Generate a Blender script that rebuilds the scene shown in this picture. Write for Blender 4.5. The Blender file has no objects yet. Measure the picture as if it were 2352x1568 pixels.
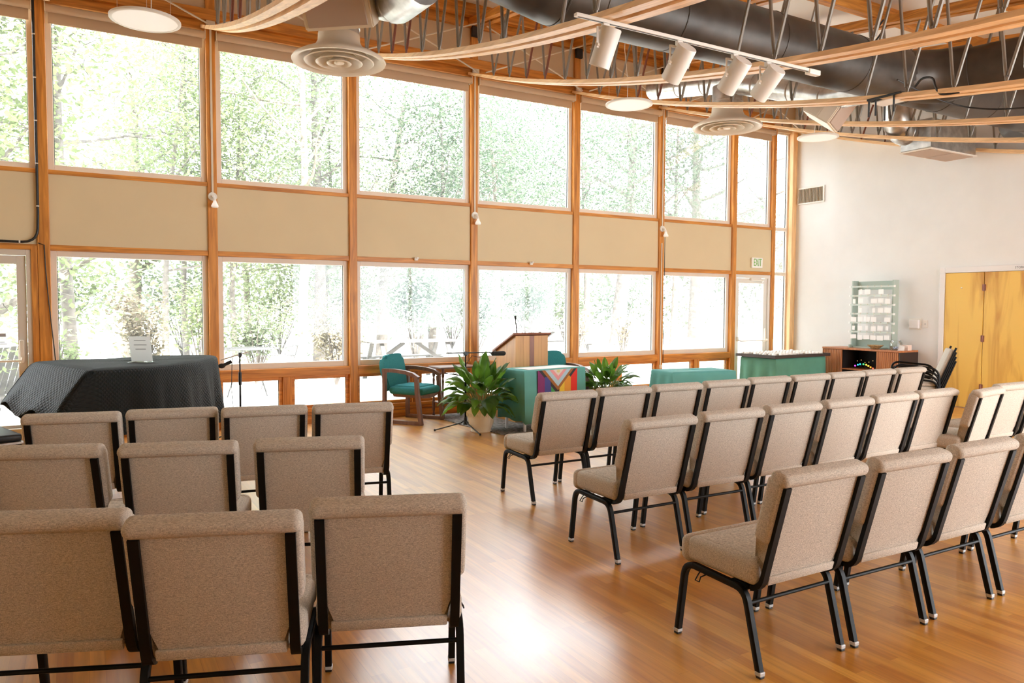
import bpy, bmesh, math, random
from mathutils import Vector, Matrix
C = bpy.context.scene.collection
S = bpy.context.scene
PI = math.pi
# ------------------------------------------------------------------ camera
F_PX, YAW, PITCH, ROLL = 1720.0, 0.5218, -0.0474, 0.0043
fw = Vector((math.sin(YAW)*math.cos(PITCH), math.cos(YAW)*math.cos(PITCH), math.sin(PITCH)))
rt = Vector((math.cos(YAW), -math.sin(YAW), 0)); up = rt.cross(fw)
r2 = rt*math.cos(ROLL)+up*math.sin(ROLL); u2 = -rt*math.sin(ROLL)+up*math.cos(ROLL)
cd = bpy.data.cameras.new('camera'); cam = bpy.data.objects.new('camera', cd); C.objects.link(cam)
cd.sensor_width = 36; cd.lens = F_PX/2352*36; cd.clip_start = 0.05; cd.clip_end = 300
cam.matrix_world = Matrix(((r2.x,u2.x,-fw.x,0),(r2.y,u2.y,-fw.y,0),(r2.z,u2.z,-fw.z,1.5),(0,0,0,1)))
S.camera = cam
# ------------------------------------------------------------------ light and exposure
S.view_settings.view_transform = 'Standard'; S.view_settings.look = 'None'
S.view_settings.gamma = 1; S.view_settings.use_curve_mapping = False
S.view_settings.exposure = 1.42
w = bpy.data.worlds.new('sky'); S.world = w; w.use_nodes = True
bg = w.node_tree.nodes['Background']; bg.inputs[0].default_value = (0.91,1.0,1.07,1); bg.inputs[1].default_value = 5.6
sl = bpy.data.lights.new('sun','SUN'); sl.energy = 13.0; sl.angle = math.radians(3); sl.color = (1,0.95,0.86)
sun = bpy.data.objects.new('sun', sl); C.objects.link(sun); sun.rotation_euler = (math.radians(38),0,math.radians(-12))
def portal(loc, rot, sx, sy):
    l = bpy.data.lights.new('window_light','AREA'); l.shape = 'RECTANGLE'; l.size = sx; l.size_y = sy; l.cycles.is_portal = True
    o = bpy.data.objects.new('window_light', l); C.objects.link(o); o.location = loc; o.rotation_euler = rot
portal((4.0,9.78,2.35),(-PI/2,0,0),15.4,4.7)
portal((8.35,-3.75,1.7),(PI/2,0,0),5.8,3.0)  # sampling portal of the added rear fill window
portal((11.72,-.85,1.8),(PI/2,0,PI/2),5.0,3.0)  # sampling portal of the added right wall fill window
S.cycles.max_bounces = 7; S.cycles.diffuse_bounces = 5; S.cycles.glossy_bounces = 3; S.cycles.transmission_bounces = 4
S.cycles.transparent_max_bounces = 12; S.cycles.caustics_reflective = False; S.cycles.caustics_refractive = False
S.cycles.sample_clamp_indirect = 6.0
# ------------------------------------------------------------------ materials
def nodes(name):
    m = bpy.data.materials.new(name); m.use_nodes = True
    return m, m.node_tree.nodes, m.node_tree.links, m.node_tree.nodes['Principled BSDF']
def col(c): return (c[0],c[1],c[2],1)
def plain(name, c, rough=0.5, metal=0.0, var=0.0, scale=8, bump=0.0, coat=0.0, sheen=0.0):
    m,n,l,b = nodes(name)
    b.inputs['Base Color'].default_value = col(c); b.inputs['Roughness'].default_value = rough; b.inputs['Metallic'].default_value = metal
    b.inputs['Coat Weight'].default_value = coat
    if sheen: b.inputs['Sheen Weight'].default_value = sheen
    if var or bump:
        tc = n.new('ShaderNodeTexCoord'); t = n.new('ShaderNodeTexNoise'); t.inputs['Scale'].default_value = scale; t.inputs['Detail'].default_value = 4
        l.new(tc.outputs['Object'], t.inputs['Vector'])
        if var:
            r = n.new('ShaderNodeValToRGB'); r.color_ramp.elements[0].position = .3; r.color_ramp.elements[1].position = .7
            r.color_ramp.elements[0].color = col([x*(1-var) for x in c]); r.color_ramp.elements[1].color = col([min(1,x*(1+var)) for x in c])
            l.new(t.outputs['Fac'], r.inputs['Fac']); l.new(r.outputs['Color'], b.inputs['Base Color'])
        if bump:
            bp = n.new('ShaderNodeBump'); bp.inputs['Strength'].default_value = bump; bp.inputs['Distance'].default_value = .01
            l.new(t.outputs['Fac'], bp.inputs['Height']); l.new(bp.outputs['Normal'], b.inputs['Normal'])
    return m
def wood(name, c, axis='Z', rough=0.45, var=0.35, ring=28, stretch=14):
    m,n,l,b = nodes(name)
    tc = n.new('ShaderNodeTexCoord'); mp = n.new('ShaderNodeMapping')
    sc = [ring,ring,ring]; sc['XYZ'.index(axis)] = ring/stretch; mp.inputs['Scale'].default_value = sc
    t = n.new('ShaderNodeTexNoise'); t.inputs['Scale'].default_value = 1; t.inputs['Detail'].default_value = 5; t.inputs['Distortion'].default_value = .6
    r = n.new('ShaderNodeValToRGB'); e = r.color_ramp.elements
    e[0].position = .32; e[1].position = .68
    e[0].color = (c[0]*(1-var),c[1]*(1-var*1.3),c[2]*(1-var*1.5),1); e[1].color = (min(1,c[0]*(1+var*.5)),min(1,c[1]*(1+var*.6)),min(1,c[2]*(1+var*.7)),1)
    l.new(tc.outputs['Object'], mp.inputs['Vector']); l.new(mp.outputs['Vector'], t.inputs['Vector'])
    l.new(t.outputs['Fac'], r.inputs['Fac']); l.new(r.outputs['Color'], b.inputs['Base Color'])
    b.inputs['Roughness'].default_value = rough
    return m
def weave(name, c, scale=260, rough=.95, var=.28):
    m,n,l,b = nodes(name)
    tc = n.new('ShaderNodeTexCoord'); outs = []
    for ax in ((1,.16,1),(.16,1,.16)):
        mp = n.new('ShaderNodeMapping'); mp.inputs['Scale'].default_value = [scale*a for a in (ax[0],ax[0],ax[1])]
        t = n.new('ShaderNodeTexNoise'); t.inputs['Scale'].default_value = 1; t.inputs['Detail'].default_value = 1
        l.new(tc.outputs['Object'], mp.inputs['Vector']); l.new(mp.outputs['Vector'], t.inputs['Vector']); outs.append(t)
    a = n.new('ShaderNodeMath'); a.operation = 'ADD'; l.new(outs[0].outputs['Fac'], a.inputs[0]); l.new(outs[1].outputs['Fac'], a.inputs[1])
    r = n.new('ShaderNodeValToRGB'); e = r.color_ramp.elements; h = n.new('ShaderNodeMath'); h.operation = 'MULTIPLY'; h.inputs[1].default_value = .5
    l.new(a.outputs[0], h.inputs[0]); e[0].position = .38; e[1].position = .62
    e[0].color = col([x*(1-var) for x in c]); e[1].color = col([x*(1+var) for x in c])
    l.new(h.outputs[0], r.inputs['Fac']); l.new(r.outputs['Color'], b.inputs['Base Color'])
    bp = n.new('ShaderNodeBump'); bp.inputs['Strength'].default_value = .25; bp.inputs['Distance'].default_value = .003
    l.new(h.outputs[0], bp.inputs['Height']); l.new(bp.outputs['Normal'], b.inputs['Normal'])
    b.inputs['Roughness'].default_value = rough; b.inputs['Specular IOR Level'].default_value = .2
    return m
def quilt(name, c):
    m,n,l,b = nodes(name)
    tc = n.new('ShaderNodeTexCoord'); mp = n.new('ShaderNodeMapping'); mp.inputs['Rotation'].default_value = (0,0,PI/4); mp.inputs['Scale'].default_value = (40,40,40)
    v = n.new('ShaderNodeTexVoronoi'); v.distance = 'CHEBYCHEV'; v.inputs['Randomness'].default_value = 0.0; v.inputs['Scale'].default_value = 1
    l.new(tc.outputs['UV'], mp.inputs['Vector']); l.new(mp.outputs['Vector'], v.inputs['Vector'])
    iv = n.new('ShaderNodeMath'); iv.operation = 'SUBTRACT'; iv.inputs[0].default_value = 1; l.new(v.outputs['Distance'], iv.inputs[1])
    bp = n.new('ShaderNodeBump'); bp.inputs['Strength'].default_value = .8; bp.inputs['Distance'].default_value = .02
    l.new(iv.outputs[0], bp.inputs['Height']); l.new(bp.outputs['Normal'], b.inputs['Normal'])
    b.inputs['Base Color'].default_value = col(c); b.inputs['Roughness'].default_value = .72; b.inputs['Specular IOR Level'].default_value = .35
    return m
def glass_pane(name, tint=(1,1,1), refl=.5, glare_veil=0.0):
    m,n,l,b = nodes(name); n.remove(b)
    out = n['Material Output']; tr = n.new('ShaderNodeBsdfTransparent'); gl = n.new('ShaderNodeBsdfGlossy'); gl.inputs['Roughness'].default_value = .02
    tr.inputs[0].default_value = col(tint)
    fr = n.new('ShaderNodeFresnel'); fr.inputs['IOR'].default_value = 1.45; k = n.new('ShaderNodeMath'); k.operation = 'MULTIPLY'; k.inputs[1].default_value = refl
    mx = n.new('ShaderNodeMixShader'); l.new(fr.outputs[0], k.inputs[0]); l.new(k.outputs[0], mx.inputs[0]); l.new(tr.outputs[0], mx.inputs[1]); l.new(gl.outputs[0], mx.inputs[2])
    last = mx
    if glare_veil:  # white veil mixed into the pane, standing in for lens glare
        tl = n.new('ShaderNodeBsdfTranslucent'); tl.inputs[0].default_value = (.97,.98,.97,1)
        m2 = n.new('ShaderNodeMixShader'); m2.inputs[0].default_value = glare_veil; l.new(mx.outputs[0], m2.inputs[1]); l.new(tl.outputs[0], m2.inputs[2]); last = m2
    l.new(last.outputs[0], out.inputs['Surface'])
    return m
def leafmat(name, c, c2, trans=.45, rough=.4, scale=3):
    m,n,l,b = nodes(name); out = n['Material Output']
    tc = n.new('ShaderNodeTexCoord'); t = n.new('ShaderNodeTexNoise'); t.inputs['Scale'].default_value = scale; l.new(tc.outputs['Object'], t.inputs['Vector'])
    r = n.new('ShaderNodeValToRGB'); r.color_ramp.elements[0].position = .35; r.color_ramp.elements[1].position = .65
    r.color_ramp.elements[0].color = col(c); r.color_ramp.elements[1].color = col(c2); l.new(t.outputs['Fac'], r.inputs['Fac'])
    l.new(r.outputs['Color'], b.inputs['Base Color']); b.inputs['Roughness'].default_value = rough
    tl = n.new('ShaderNodeBsdfTranslucent'); l.new(r.outputs['Color'], tl.inputs['Color'])
    mx = n.new('ShaderNodeMixShader'); mx.inputs[0].default_value = trans
    l.new(b.outputs[0], mx.inputs[1]); l.new(tl.outputs[0], mx.inputs[2]); l.new(mx.outputs[0], out.inputs['Surface'])
    return m
def emit(name, c, s, base=(.8,.8,.8)):
    m,n,l,b = nodes(name); b.inputs['Base Color'].default_value = col(base); b.inputs['Emission Color'].default_value = col(c); b.inputs['Emission Strength'].default_value = s
    return m
def floor_mat():
    m,n,l,b = nodes('oak_strip_floor')
    tc = n.new('ShaderNodeTexCoord'); mp = n.new('ShaderNodeMapping'); mp.inputs['Rotation'].default_value = (0,0,PI/2)
    br = n.new('ShaderNodeTexBrick'); br.inputs['Scale'].default_value = 1; br.inputs['Brick Width'].default_value = .95; br.inputs['Row Height'].default_value = .058
    br.inputs['Mortar Size'].default_value = .0012; br.inputs['Mortar Smooth'].default_value = .2; br.offset = .37; br.inputs['Bias'].default_value = 0
    br.inputs['Color1'].default_value = (0,0,0,1); br.inputs['Color2'].default_value = (1,1,1,1); br.inputs['Mortar'].default_value = (.1,.1,.1,1)
    l.new(tc.outputs['Object'], mp.inputs['Vector']); l.new(mp.outputs['Vector'], br.inputs['Vector'])
    mp2 = n.new('ShaderNodeMapping'); mp2.inputs['Scale'].default_value = (45,2.2,1); l.new(tc.outputs['Object'], mp2.inputs['Vector'])
    g = n.new('ShaderNodeTexNoise'); g.inputs['Scale'].default_value = 1; g.inputs['Detail'].default_value = 6; g.inputs['Distortion'].default_value = .4; l.new(mp2.outputs['Vector'], g.inputs['Vector'])
    wn = n.new('ShaderNodeTexNoise'); wn.inputs['Scale'].default_value = 1.3; wn.inputs['Detail'].default_value = 5; l.new(tc.outputs['Object'], wn.inputs['Vector'])
    r1 = n.new('ShaderNodeValToRGB'); r1.color_ramp.elements[0].color = (.53,.21,.022,1); r1.color_ramp.elements[1].color = (.74,.375,.06,1)
    l.new(br.outputs['Color'], r1.inputs['Fac'])
    r2_ = n.new('ShaderNodeValToRGB'); r2_.color_ramp.elements[0].position = .3; r2_.color_ramp.elements[1].position = .7
    r2_.color_ramp.elements[0].color = (.82,.75,.66,1); r2_.color_ramp.elements[1].color = (1.12,1.12,1.12,1); l.new(g.outputs['Fac'], r2_.inputs['Fac'])
    mx = n.new('ShaderNodeMix'); mx.data_type = 'RGBA'; mx.blend_type = 'MULTIPLY'; mx.inputs[0].default_value = 1
    l.new(r1.outputs['Color'], mx.inputs[6]); l.new(r2_.outputs['Color'], mx.inputs[7])
    l.new(mx.outputs[2], b.inputs['Base Color'])
    rr = n.new('ShaderNodeMapRange'); rr.inputs[1].default_value = .3; rr.inputs[2].default_value = .7; rr.inputs[3].default_value = .30; rr.inputs[4].default_value = .44
    l.new(wn.outputs['Fac'], rr.inputs[0]); l.new(rr.outputs[0], b.inputs['Roughness'])
    bp = n.new('ShaderNodeBump'); bp.inputs['Strength'].default_value = .05; bp.inputs['Distance'].default_value = .003
    l.new(g.outputs['Fac'], bp.inputs['Height']); l.new(bp.outputs['Normal'], b.inputs['Normal'])
    b.inputs['Coat Weight'].default_value = .9; b.inputs['Coat Roughness'].default_value = .29; b.inputs['Coat IOR'].default_value = 1.6
    return m
M = {}
M['floor'] = floor_mat()
M['plaster'] = plain('warm_white_plaster',(.80,.81,.80),.85,var=.02,scale=3)
M['beige'] = plain('beige_panel_paint',(.72,.60,.385),.7,var=.02,scale=2)
M['beige_hi'] = plain('beige_gable_paint',(.66,.52,.35),.75)
M['ceil'] = plain('white_ceiling_paint',(.86,.85,.82),.85)
for a in 'XYZ':
    M['amber'+a] = wood('amber_pine_'+a.lower(),(.66,.275,.045),a)
    M['pine'+a] = wood('pale_pine_'+a.lower(),(.88,.585,.30),a,var=.2)
M['frame'] = plain('taupe_window_frame',(.80,.73,.63),.5)
M['gasket'] = plain('dark_gasket',(.03,.03,.03),.5)
M['glass'] = glass_pane('window_glass',glare_veil=.008)
M['thinglass'] = glass_pane('clear_glass',(.98,.99,.99),.55)
M['shade'] = plain('tan_shade_cloth',(.62,.47,.33),.8)
M['fabric'] = weave('oatmeal_woven_fabric',(.53,.472,.40),700,.95,.32)
M['blackmetal'] = plain('black_painted_steel',(.005,.0045,.004),.5)
M['blackmetal'].node_tree.nodes['Principled BSDF'].inputs['Specular IOR Level'].default_value = .18
M['cap'] = plain('clear_plastic_cap',(.55,.55,.54),.3)
M['tube'] = plain('grey_steel_tube',(.27,.245,.21),.45,.35)
M['rust'] = plain('rust_brown_tube',(.20,.055,.03),.5)
M['galv'] = plain('galvanised_duct',(.55,.55,.53),.34,.85,var=.25,scale=9)
M['ductwrap'] = plain('dull_duct_steel',(.07,.06,.05),.42,.5,var=.22,scale=6)
M['white'] = plain('white_enamel',(.80,.77,.71),.4)
M['offwhite'] = plain('cream_enamel',(.74,.66,.54),.45)
M['whitep'] = plain('white_paper',(.93,.93,.92),.7)
M['backlit'] = leafmat('thin_white_paper',(.93,.93,.92),(.93,.93,.92),.55,.7)
M['lightdisc'] = emit('lit_disc_diffuser',(1,.95,.88),.12,(.82,.79,.74))
M['grillecloth'] = plain('taupe_grille_cloth',(.46,.36,.29),.9)
M['black'] = plain('black_plastic',(.012,.012,.012),.45)
M['foam'] = plain('black_foam',(.02,.018,.016),.95)
M['teal'] = weave('teal_upholstery',(.04,.24,.26),500,.9,.2)
M['tealcloth'] = plain('teal_table_cloth',(.12,.41,.38),.75,var=.08,scale=5)
M['greencloth'] = plain('green_table_cloth',(.10,.31,.23),.75,var=.08,scale=5)
M['walnut'] = wood('mauve_brown_wood','XYZ' and (.20,.105,.075),'Z',.4,.2)
M['pot'] = plain('cream_glazed_pot',(.88,.82,.66),.35,var=.06,scale=6)
M['soil'] = plain('potting_soil',(.03,.02,.014),.95,bump=.6,scale=60)
M['leaf'] = leafmat('glossy_lily_leaf',(.045,.115,.014),(.14,.29,.03),.48,.3,5)
M['stalk'] = plain('lily_stalk',(.22,.24,.07),.5)
M['rug'] = plain('grey_patterned_rug',(.20,.18,.165),.95,var=.75,scale=26,bump=.3)
M['lect'] = wood('honey_maple','Z' and (.62,.30,.085),'Z',.4,.16,22,20)
M['lectdark'] = wood('red_walnut_inlay',(.26,.085,.04),'Z',.4,.2)
M['tambour'] = wood('tambour_walnut',(.50,.195,.07),'Z',.4,.2)
M['dark_in'] = plain('dark_cabinet_interior',(.014,.011,.010),.6)
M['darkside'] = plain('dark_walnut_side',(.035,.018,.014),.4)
M['sage'] = plain('sage_green_paint',(.42,.52,.47),.6)
M['sagepale'] = plain('pale_sage_paint',(.62,.70,.66),.6)
M['exitwhite'] = plain('exit_sign_white',(.95,.95,.92),.5)
M['stone'] = plain('pale_pebble',(.86,.83,.78),.6,var=.08,scale=9)
M['tray'] = plain('dark_tray_edge',(.06,.045,.04),.5)
M['basket'] = plain('woven_straw',(.40,.28,.13),.8,var=.5,scale=60,bump=.8)
M['quilt'] = quilt('black_quilted_cover',(.008,.011,.0105))
M['chrome'] = plain('chrome',(.6,.6,.6),.18,1)
M['steel'] = plain('brushed_steel_leg',(.5,.48,.45),.35,.9)
M['greydoor'] = plain('pale_door_frame',(.66,.60,.52),.45)
M['trimwhite'] = plain('white_door_casing',(.80,.79,.79),.5)
M['exitg'] = plain('exit_green',(.20,.52,.10),.5)
M['ink'] = plain('dark_ink',(.04,.04,.05),.6)
M['greyink'] = plain('grey_ink',(.35,.35,.36),.6)
M['cable'] = plain('black_cable',(.012,.012,.012),.5)
M['ground'] = plain('pale_patio_ground',(.66,.64,.60),.9,var=.2,scale=1.2)
M['bark'] = plain('grey_bark',(.12,.105,.095),.9,var=.35,scale=8,bump=.5)
M['barkpale'] = plain('pale_pine_bark',(.20,.165,.14),.9,var=.25,scale=8,bump=.4)
M['fol1'] = leafmat('fresh_green_leaves',(.15,.19,.09),(.24,.285,.145),.5,.6,.8)
M['fol2'] = leafmat('mid_green_leaves',(.13,.165,.10),(.21,.25,.155),.5,.6,.8)
M['fol3'] = leafmat('olive_red_leaves',(.17,.14,.10),(.20,.185,.12),.45,.6,.8)
M['fol4'] = leafmat('blue_green_leaves',(.12,.16,.12),(.19,.235,.17),.45,.6,.8)
M['fol5'] = leafmat('deeper_green_leaves',(.062,.092,.06),(.10,.135,.085),.45,.6,.8)
M['greywood'] = plain('weathered_grey_wood',(.10,.095,.09),.85,var=.2,scale=7)
M['wire'] = plain('grey_patio_wire',(.06,.06,.06),.5,.4)
def doormat_mat():
    m,n,l,b = nodes('figured_birch_doors')
    tc = n.new('ShaderNodeTexCoord'); mp = n.new('ShaderNodeMapping'); mp.inputs['Scale'].default_value = (5,5,.55)
    t = n.new('ShaderNodeTexNoise'); t.inputs['Scale'].default_value = 1; t.inputs['Detail'].default_value = 6; t.inputs['Distortion'].default_value = 1.1
    r = n.new('ShaderNodeValToRGB'); e = r.color_ramp.elements; e[0].position = .34; e[1].position = .55
    e[0].color = (.56,.27,.03,1); e[1].color = (.82,.53,.095,1)
    l.new(tc.outputs['Object'], mp.inputs['Vector']); l.new(mp.outputs['Vector'], t.inputs['Vector']); l.new(t.outputs['Fac'], r.inputs['Fac']); l.new(r.outputs['Color'], b.inputs['Base Color'])
    b.inputs['Roughness'].default_value = .38
    return m
M['birch'] = doormat_mat()
# ------------------------------------------------------------------ mesh helpers
class MB:
    def __init__(s): s.bm = bmesh.new(); s.mi = 0
    def _fin(s, n0):
        if s.mi:
            s.bm.faces.ensure_lookup_table()
            for f in s.bm.faces[n0:]: f.material_index = s.mi
        return s
    def box(s, c, d, bev=0.0, rot=None, seg=2):
        n0 = len(s.bm.faces)
        r = bmesh.ops.create_cube(s.bm, size=1.0); vs = r['verts']
        for v in vs: v.co = Vector((v.co.x*d[0], v.co.y*d[1], v.co.z*d[2]))
        if bev > 0:
            es = list({e for v in vs for e in v.link_edges})
            g = bmesh.ops.bevel(s.bm, geom=es, offset=min(bev, min(d)*.49), segments=seg, affect='EDGES', profile=.5)
            vs = list({v for f in g['faces'] for v in f.verts} | {v for v in vs if v.is_valid})
            # every vertex of the bevelled box
            seen = set(vs); st = list(vs)
            while st:
                v = st.pop()
                for e in v.link_edges:
                    o = e.other_vert(v)
                    if o not in seen: seen.add(o); st.append(o)
            vs = list(seen)
        mt = Matrix.Translation(c) @ (rot.to_4x4() if rot is not None else Matrix.Identity(4))
        for v in vs: v.co = mt @ v.co
        return s._fin(n0)
    def b2(s, x0, x1, y0, y1, z0, z1, bev=0.0):
        return s.box(((x0+x1)/2,(y0+y1)/2,(z0+z1)/2),(abs(x1-x0),abs(y1-y0),abs(z1-z0)),bev)
    def sweep(s, pts, prof, closed=False, upv=None):
        """prof: 2-D outline swept along pts."""
        n0 = len(s.bm.faces)
        pts = [Vector(p) for p in pts]; n = len(pts); rings = []
        t0 = (pts[1]-pts[0]).normalized()
        u = Vector(upv) if upv else (Vector((0,0,1)) if abs(t0.z) < .9 else Vector((0,1,0)))
        nrm = (u - t0*u.dot(t0)).normalized()
        for i,p in enumerate(pts):
            t = (pts[min(i+1,n-1)]-pts[max(i-1,0)]).normalized()
            if upv: nn = Vector(upv)-t*Vector(upv).dot(t)
            else: nn = nrm - t*nrm.dot(t)
            nrm = nn.normalized(); bn = t.cross(nrm)
            k = 1.0
            if 0 < i < n-1:
                a = (pts[i]-pts[i-1]).normalized().dot((pts[i+1]-pts[i]).normalized()); k = 1/max(.5,math.sqrt((1+a)/2))
            rings.append([s.bm.verts.new(p+(bn*q[0]+nrm*q[1])*(k if k<1.15 else 1.0)) for q in prof])
        m = len(prof)
        for i in range(n-1):
            for j in range(m):
                s.bm.faces.new((rings[i][j],rings[i][(j+1)%m],rings[i+1][(j+1)%m],rings[i+1][j]))
        s.bm.faces.new(list(reversed(rings[0]))); s.bm.faces.new(rings[-1])
        return s._fin(n0)
    def tube(s, pts, r, seg=8):
        return s.sweep(pts, [(r*math.cos(2*PI*k/seg), r*math.sin(2*PI*k/seg)) for k in range(seg)])
    def bar(s, pts, w, h, upv=None):
        return s.sweep(pts, [(-w/2,-h/2),(w/2,-h/2),(w/2,h/2),(-w/2,h/2)], upv=upv)
    def lathe(s, prof, c=(0,0,0), seg=32, mat=None, caps=True):
        n0 = len(s.bm.faces); rings = []
        for r,z in prof:
            ring = []
            for k in range(seg):
                v = Vector((r*math.cos(2*PI*k/seg), r*math.sin(2*PI*k/seg), z))
                v = (mat @ v) if mat is not None else v
                ring.append(s.bm.verts.new(v+Vector(c)))
            rings.append(ring)
        for i in range(len(rings)-1):
            for k in range(seg): s.bm.faces.new((rings[i][k],rings[i][(k+1)%seg],rings[i+1][(k+1)%seg],rings[i+1][k]))
        if caps:
            if prof[0][0] > 1e-4: s.bm.faces.new(list(reversed(rings[0])))
            if prof[-1][0] > 1e-4: s.bm.faces.new(rings[-1])
        return s._fin(n0)
    def cyl(s, a, b, r, r1=None, seg=20):
        a,b = Vector(a),Vector(b); d = (b-a); q = d.to_track_quat('Z','Y').to_matrix().to_4x4()
        return s.lathe([(r,0),(r if r1 is None else r1,d.length)], a, seg, q)
    def ball(s, c, r, sub=2, sc=(1,1,1), rot=None):
        n0 = len(s.bm.faces)
        g = bmesh.ops.create_icosphere(s.bm, subdivisions=sub, radius=r)
        mt = Matrix.Translation(c) @ (rot.to_4x4() if rot is not None else Matrix.Identity(4)) @ Matrix.Diagonal((*sc,1))
        for v in g['verts']: v.co = mt @ v.co
        return s._fin(n0)
    def poly(s, pts, th, axis):
        """flat outline extruded by the vector axis*th"""
        n0 = len(s.bm.faces); a = Vector(axis)*th
        A = [s.bm.verts.new(Vector(p)) for p in pts]; B = [s.bm.verts.new(Vector(p)+a) for p in pts]; n = len(pts)
        s.bm.faces.new(list(reversed(A))); s.bm.faces.new(B)
        for i in range(n): s.bm.faces.new((A[i],A[(i+1)%n],B[(i+1)%n],B[i]))
        return s._fin(n0)
    def grid(s, rows, uv=None, loop=False):
        n0 = len(s.bm.faces)
        V = [[s.bm.verts.new(Vector(p)) for p in r] for r in rows]
        lay = s.bm.loops.layers.uv.verify() if uv else None
        m = len(V[0])
        for i in range(len(V)-1):
            for j in range(m if loop else m-1):
                k = (j+1)%m
                f = s.bm.faces.new((V[i][j],V[i][k],V[i+1][k],V[i+1][j]))
                if uv:
                    kk = j+1
                    for lp,(a,b_) in zip(f.loops,((i,j),(i,kk),(i+1,kk),(i+1,j))): lp[lay].uv = uv(a,b_)
        return s._fin(n0)
    def build(s, name, mat, parent=None, loc=None, rz=0.0, smooth=False, angle=40):
        bmesh.ops.recalc_face_normals(s.bm, faces=s.bm.faces)
        me = bpy.data.meshes.new(name); s.bm.to_mesh(me); s.bm.free()
        for m in (mat if isinstance(mat,(list,tuple)) else [mat]): me.materials.append(m)
        if smooth:
            me.shade_smooth()
            try: me.set_sharp_from_angle(angle=math.radians(angle))
            except Exception: pass
        o = bpy.data.objects.new(name, me); C.objects.link(o)
        if parent: o.parent = parent
        if loc: o.location = loc
        if rz: o.rotation_euler = (0,0,rz)
        return o
def thing(name, label, cat, loc=(0,0,0), rz=0.0, group=None):
    o = bpy.data.objects.new(name, None); C.objects.link(o); o.empty_display_size = .1
    o.location = loc; o.rotation_euler = (0,0,rz); o['label'] = label; o['category'] = cat
    if group: o['group'] = group
    return o
def tag(o, label, cat, group=None, kind=None):
    o['label'] = label; o['category'] = cat
    if group: o['group'] = group
    if kind: o['kind'] = kind
    return o
def struct(o): o['kind'] = 'structure'; return o
KIDS = {}
def copy_tree(root, label, loc, rz, group=None):
    kids = {}
    for o in bpy.data.objects:
        if o.parent: kids.setdefault(o.parent.name, []).append(o)
    def rec(o, parent):
        c = o.copy(); C.objects.link(c)
        if parent: c.parent = parent
        for k in kids.get(o.name, []): rec(k, c)
        return c
    r = rec(root, None); r.location = loc; r.rotation_euler = (0,0,rz); r['label'] = label
    if group: r['group'] = group
    return r
def arc(p0, p1, p2, n=5):
    """quadratic corner from p0 to p2 with control p1"""
    p0,p1,p2 = Vector(p0),Vector(p1),Vector(p2)
    return [p0*(1-t)**2+p1*2*t*(1-t)+p2*t*t for t in [i/n for i in range(n+1)]]
def spl(pts, n=5):
    P = [Vector(p) for p in pts]; P = [P[0]*2-P[1]]+P+[P[-1]*2-P[-2]]; out = []
    for i in range(1,len(P)-2):
        a,b_,c,d = P[i-1:i+3]
        for j in range(n):
            t = j/n; out.append(.5*(2*b_+(c-a)*t+(2*a-5*b_+4*c-d)*t*t+(3*b_-a-3*c+d)*t**3))
    return out+[P[-2]]
def text(body, name, mat, parent, loc, rot, size, ext=.002, sx=1.0, label=None):
    cu = bpy.data.curves.new(name,'FONT'); cu.body = body; cu.size = size; cu.extrude = ext; cu.align_x = 'CENTER'; cu.align_y = 'CENTER'
    tmp = bpy.data.objects.new(name, cu); C.objects.link(tmp); dg = bpy.context.evaluated_depsgraph_get()
    me = bpy.data.meshes.new_from_object(tmp.evaluated_get(dg)); bpy.data.objects.remove(tmp); me.materials.clear(); me.materials.append(mat)
    o = bpy.data.objects.new(name, me); C.objects.link(o); o.parent = parent; o.location = loc; o.rotation_euler = rot; o.scale = (sx,1,1)
    return o
# ================================================================== THE ROOM
YW = 9.5            # inner face of the window wall posts
XR = 11.5           # right wall
def zt(y): return 3.972+.15*y          # underside of the top chords
def zb(y): return 3.086+.01804*y*y     # underside of the bottom chords
XL, YB = -3.6, -3.6
b = MB(); b.b2(XL-.2,XR+.2,YB-.2,9.72,-.12,0); struct(b.build('floor', M['floor']))
# right wall: plaster with an unseen window opening added for fill light
b = MB(); b.b2(XR,XR+.14,1.6,9.7,0,5.75); b.b2(XR,XR+.14,YB,-3.3,0,5.75); b.b2(XR,XR+.14,-3.3,1.6,0,.3); b.b2(XR,XR+.14,-3.3,1.6,3.25,5.75); struct(b.build('wall_right', M['plaster']))
b = MB(); b.b2(XL-.14,XL,YB,9.7,0,5.75); struct(b.build('wall_left', M['beige']))
b = MB(); b.b2(XL,5.5,YB-.14,YB,0,4.0); b.b2(11.2,XR,YB-.14,YB,0,4.0); b.b2(5.5,11.2,YB-.14,YB,0,.3); b.b2(5.5,11.2,YB-.14,YB,3.15,4.0)
struct(b.build('wall_front', M['plaster']))
b = MB()
for i in range(4):
    x = 5.5+i*1.9; b.b2(x-.04,x+.04,YB-.1,YB-.02,.3,3.15)
b.b2(5.5,11.2,YB-.1,YB-.02,.3,.36); b.b2(5.5,11.2,YB-.1,YB-.02,3.09,3.15)
o = b.build('window_40', M['frame']); struct(o)  # unseen rear window, added as fill light from behind the camera
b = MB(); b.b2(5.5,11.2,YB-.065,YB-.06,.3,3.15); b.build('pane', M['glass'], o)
b = MB()
for i in range(4):
    y = -3.3+i*1.633; b.b2(XR+.03,XR+.11,y-.04,y+.04,.3,3.25)
b.b2(XR+.03,XR+.11,-3.3,1.6,.3,.36); b.b2(XR+.03,XR+.11,-3.3,1.6,3.19,3.25)
o = b.build('window_41', M['frame']); struct(o)  # unseen side window, added to brighten the chair backs on the right
b = MB(); b.b2(XR+.065,XR+.07,-3.3,1.6,.3,3.25); b.build('pane', M['glass'], o)
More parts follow.
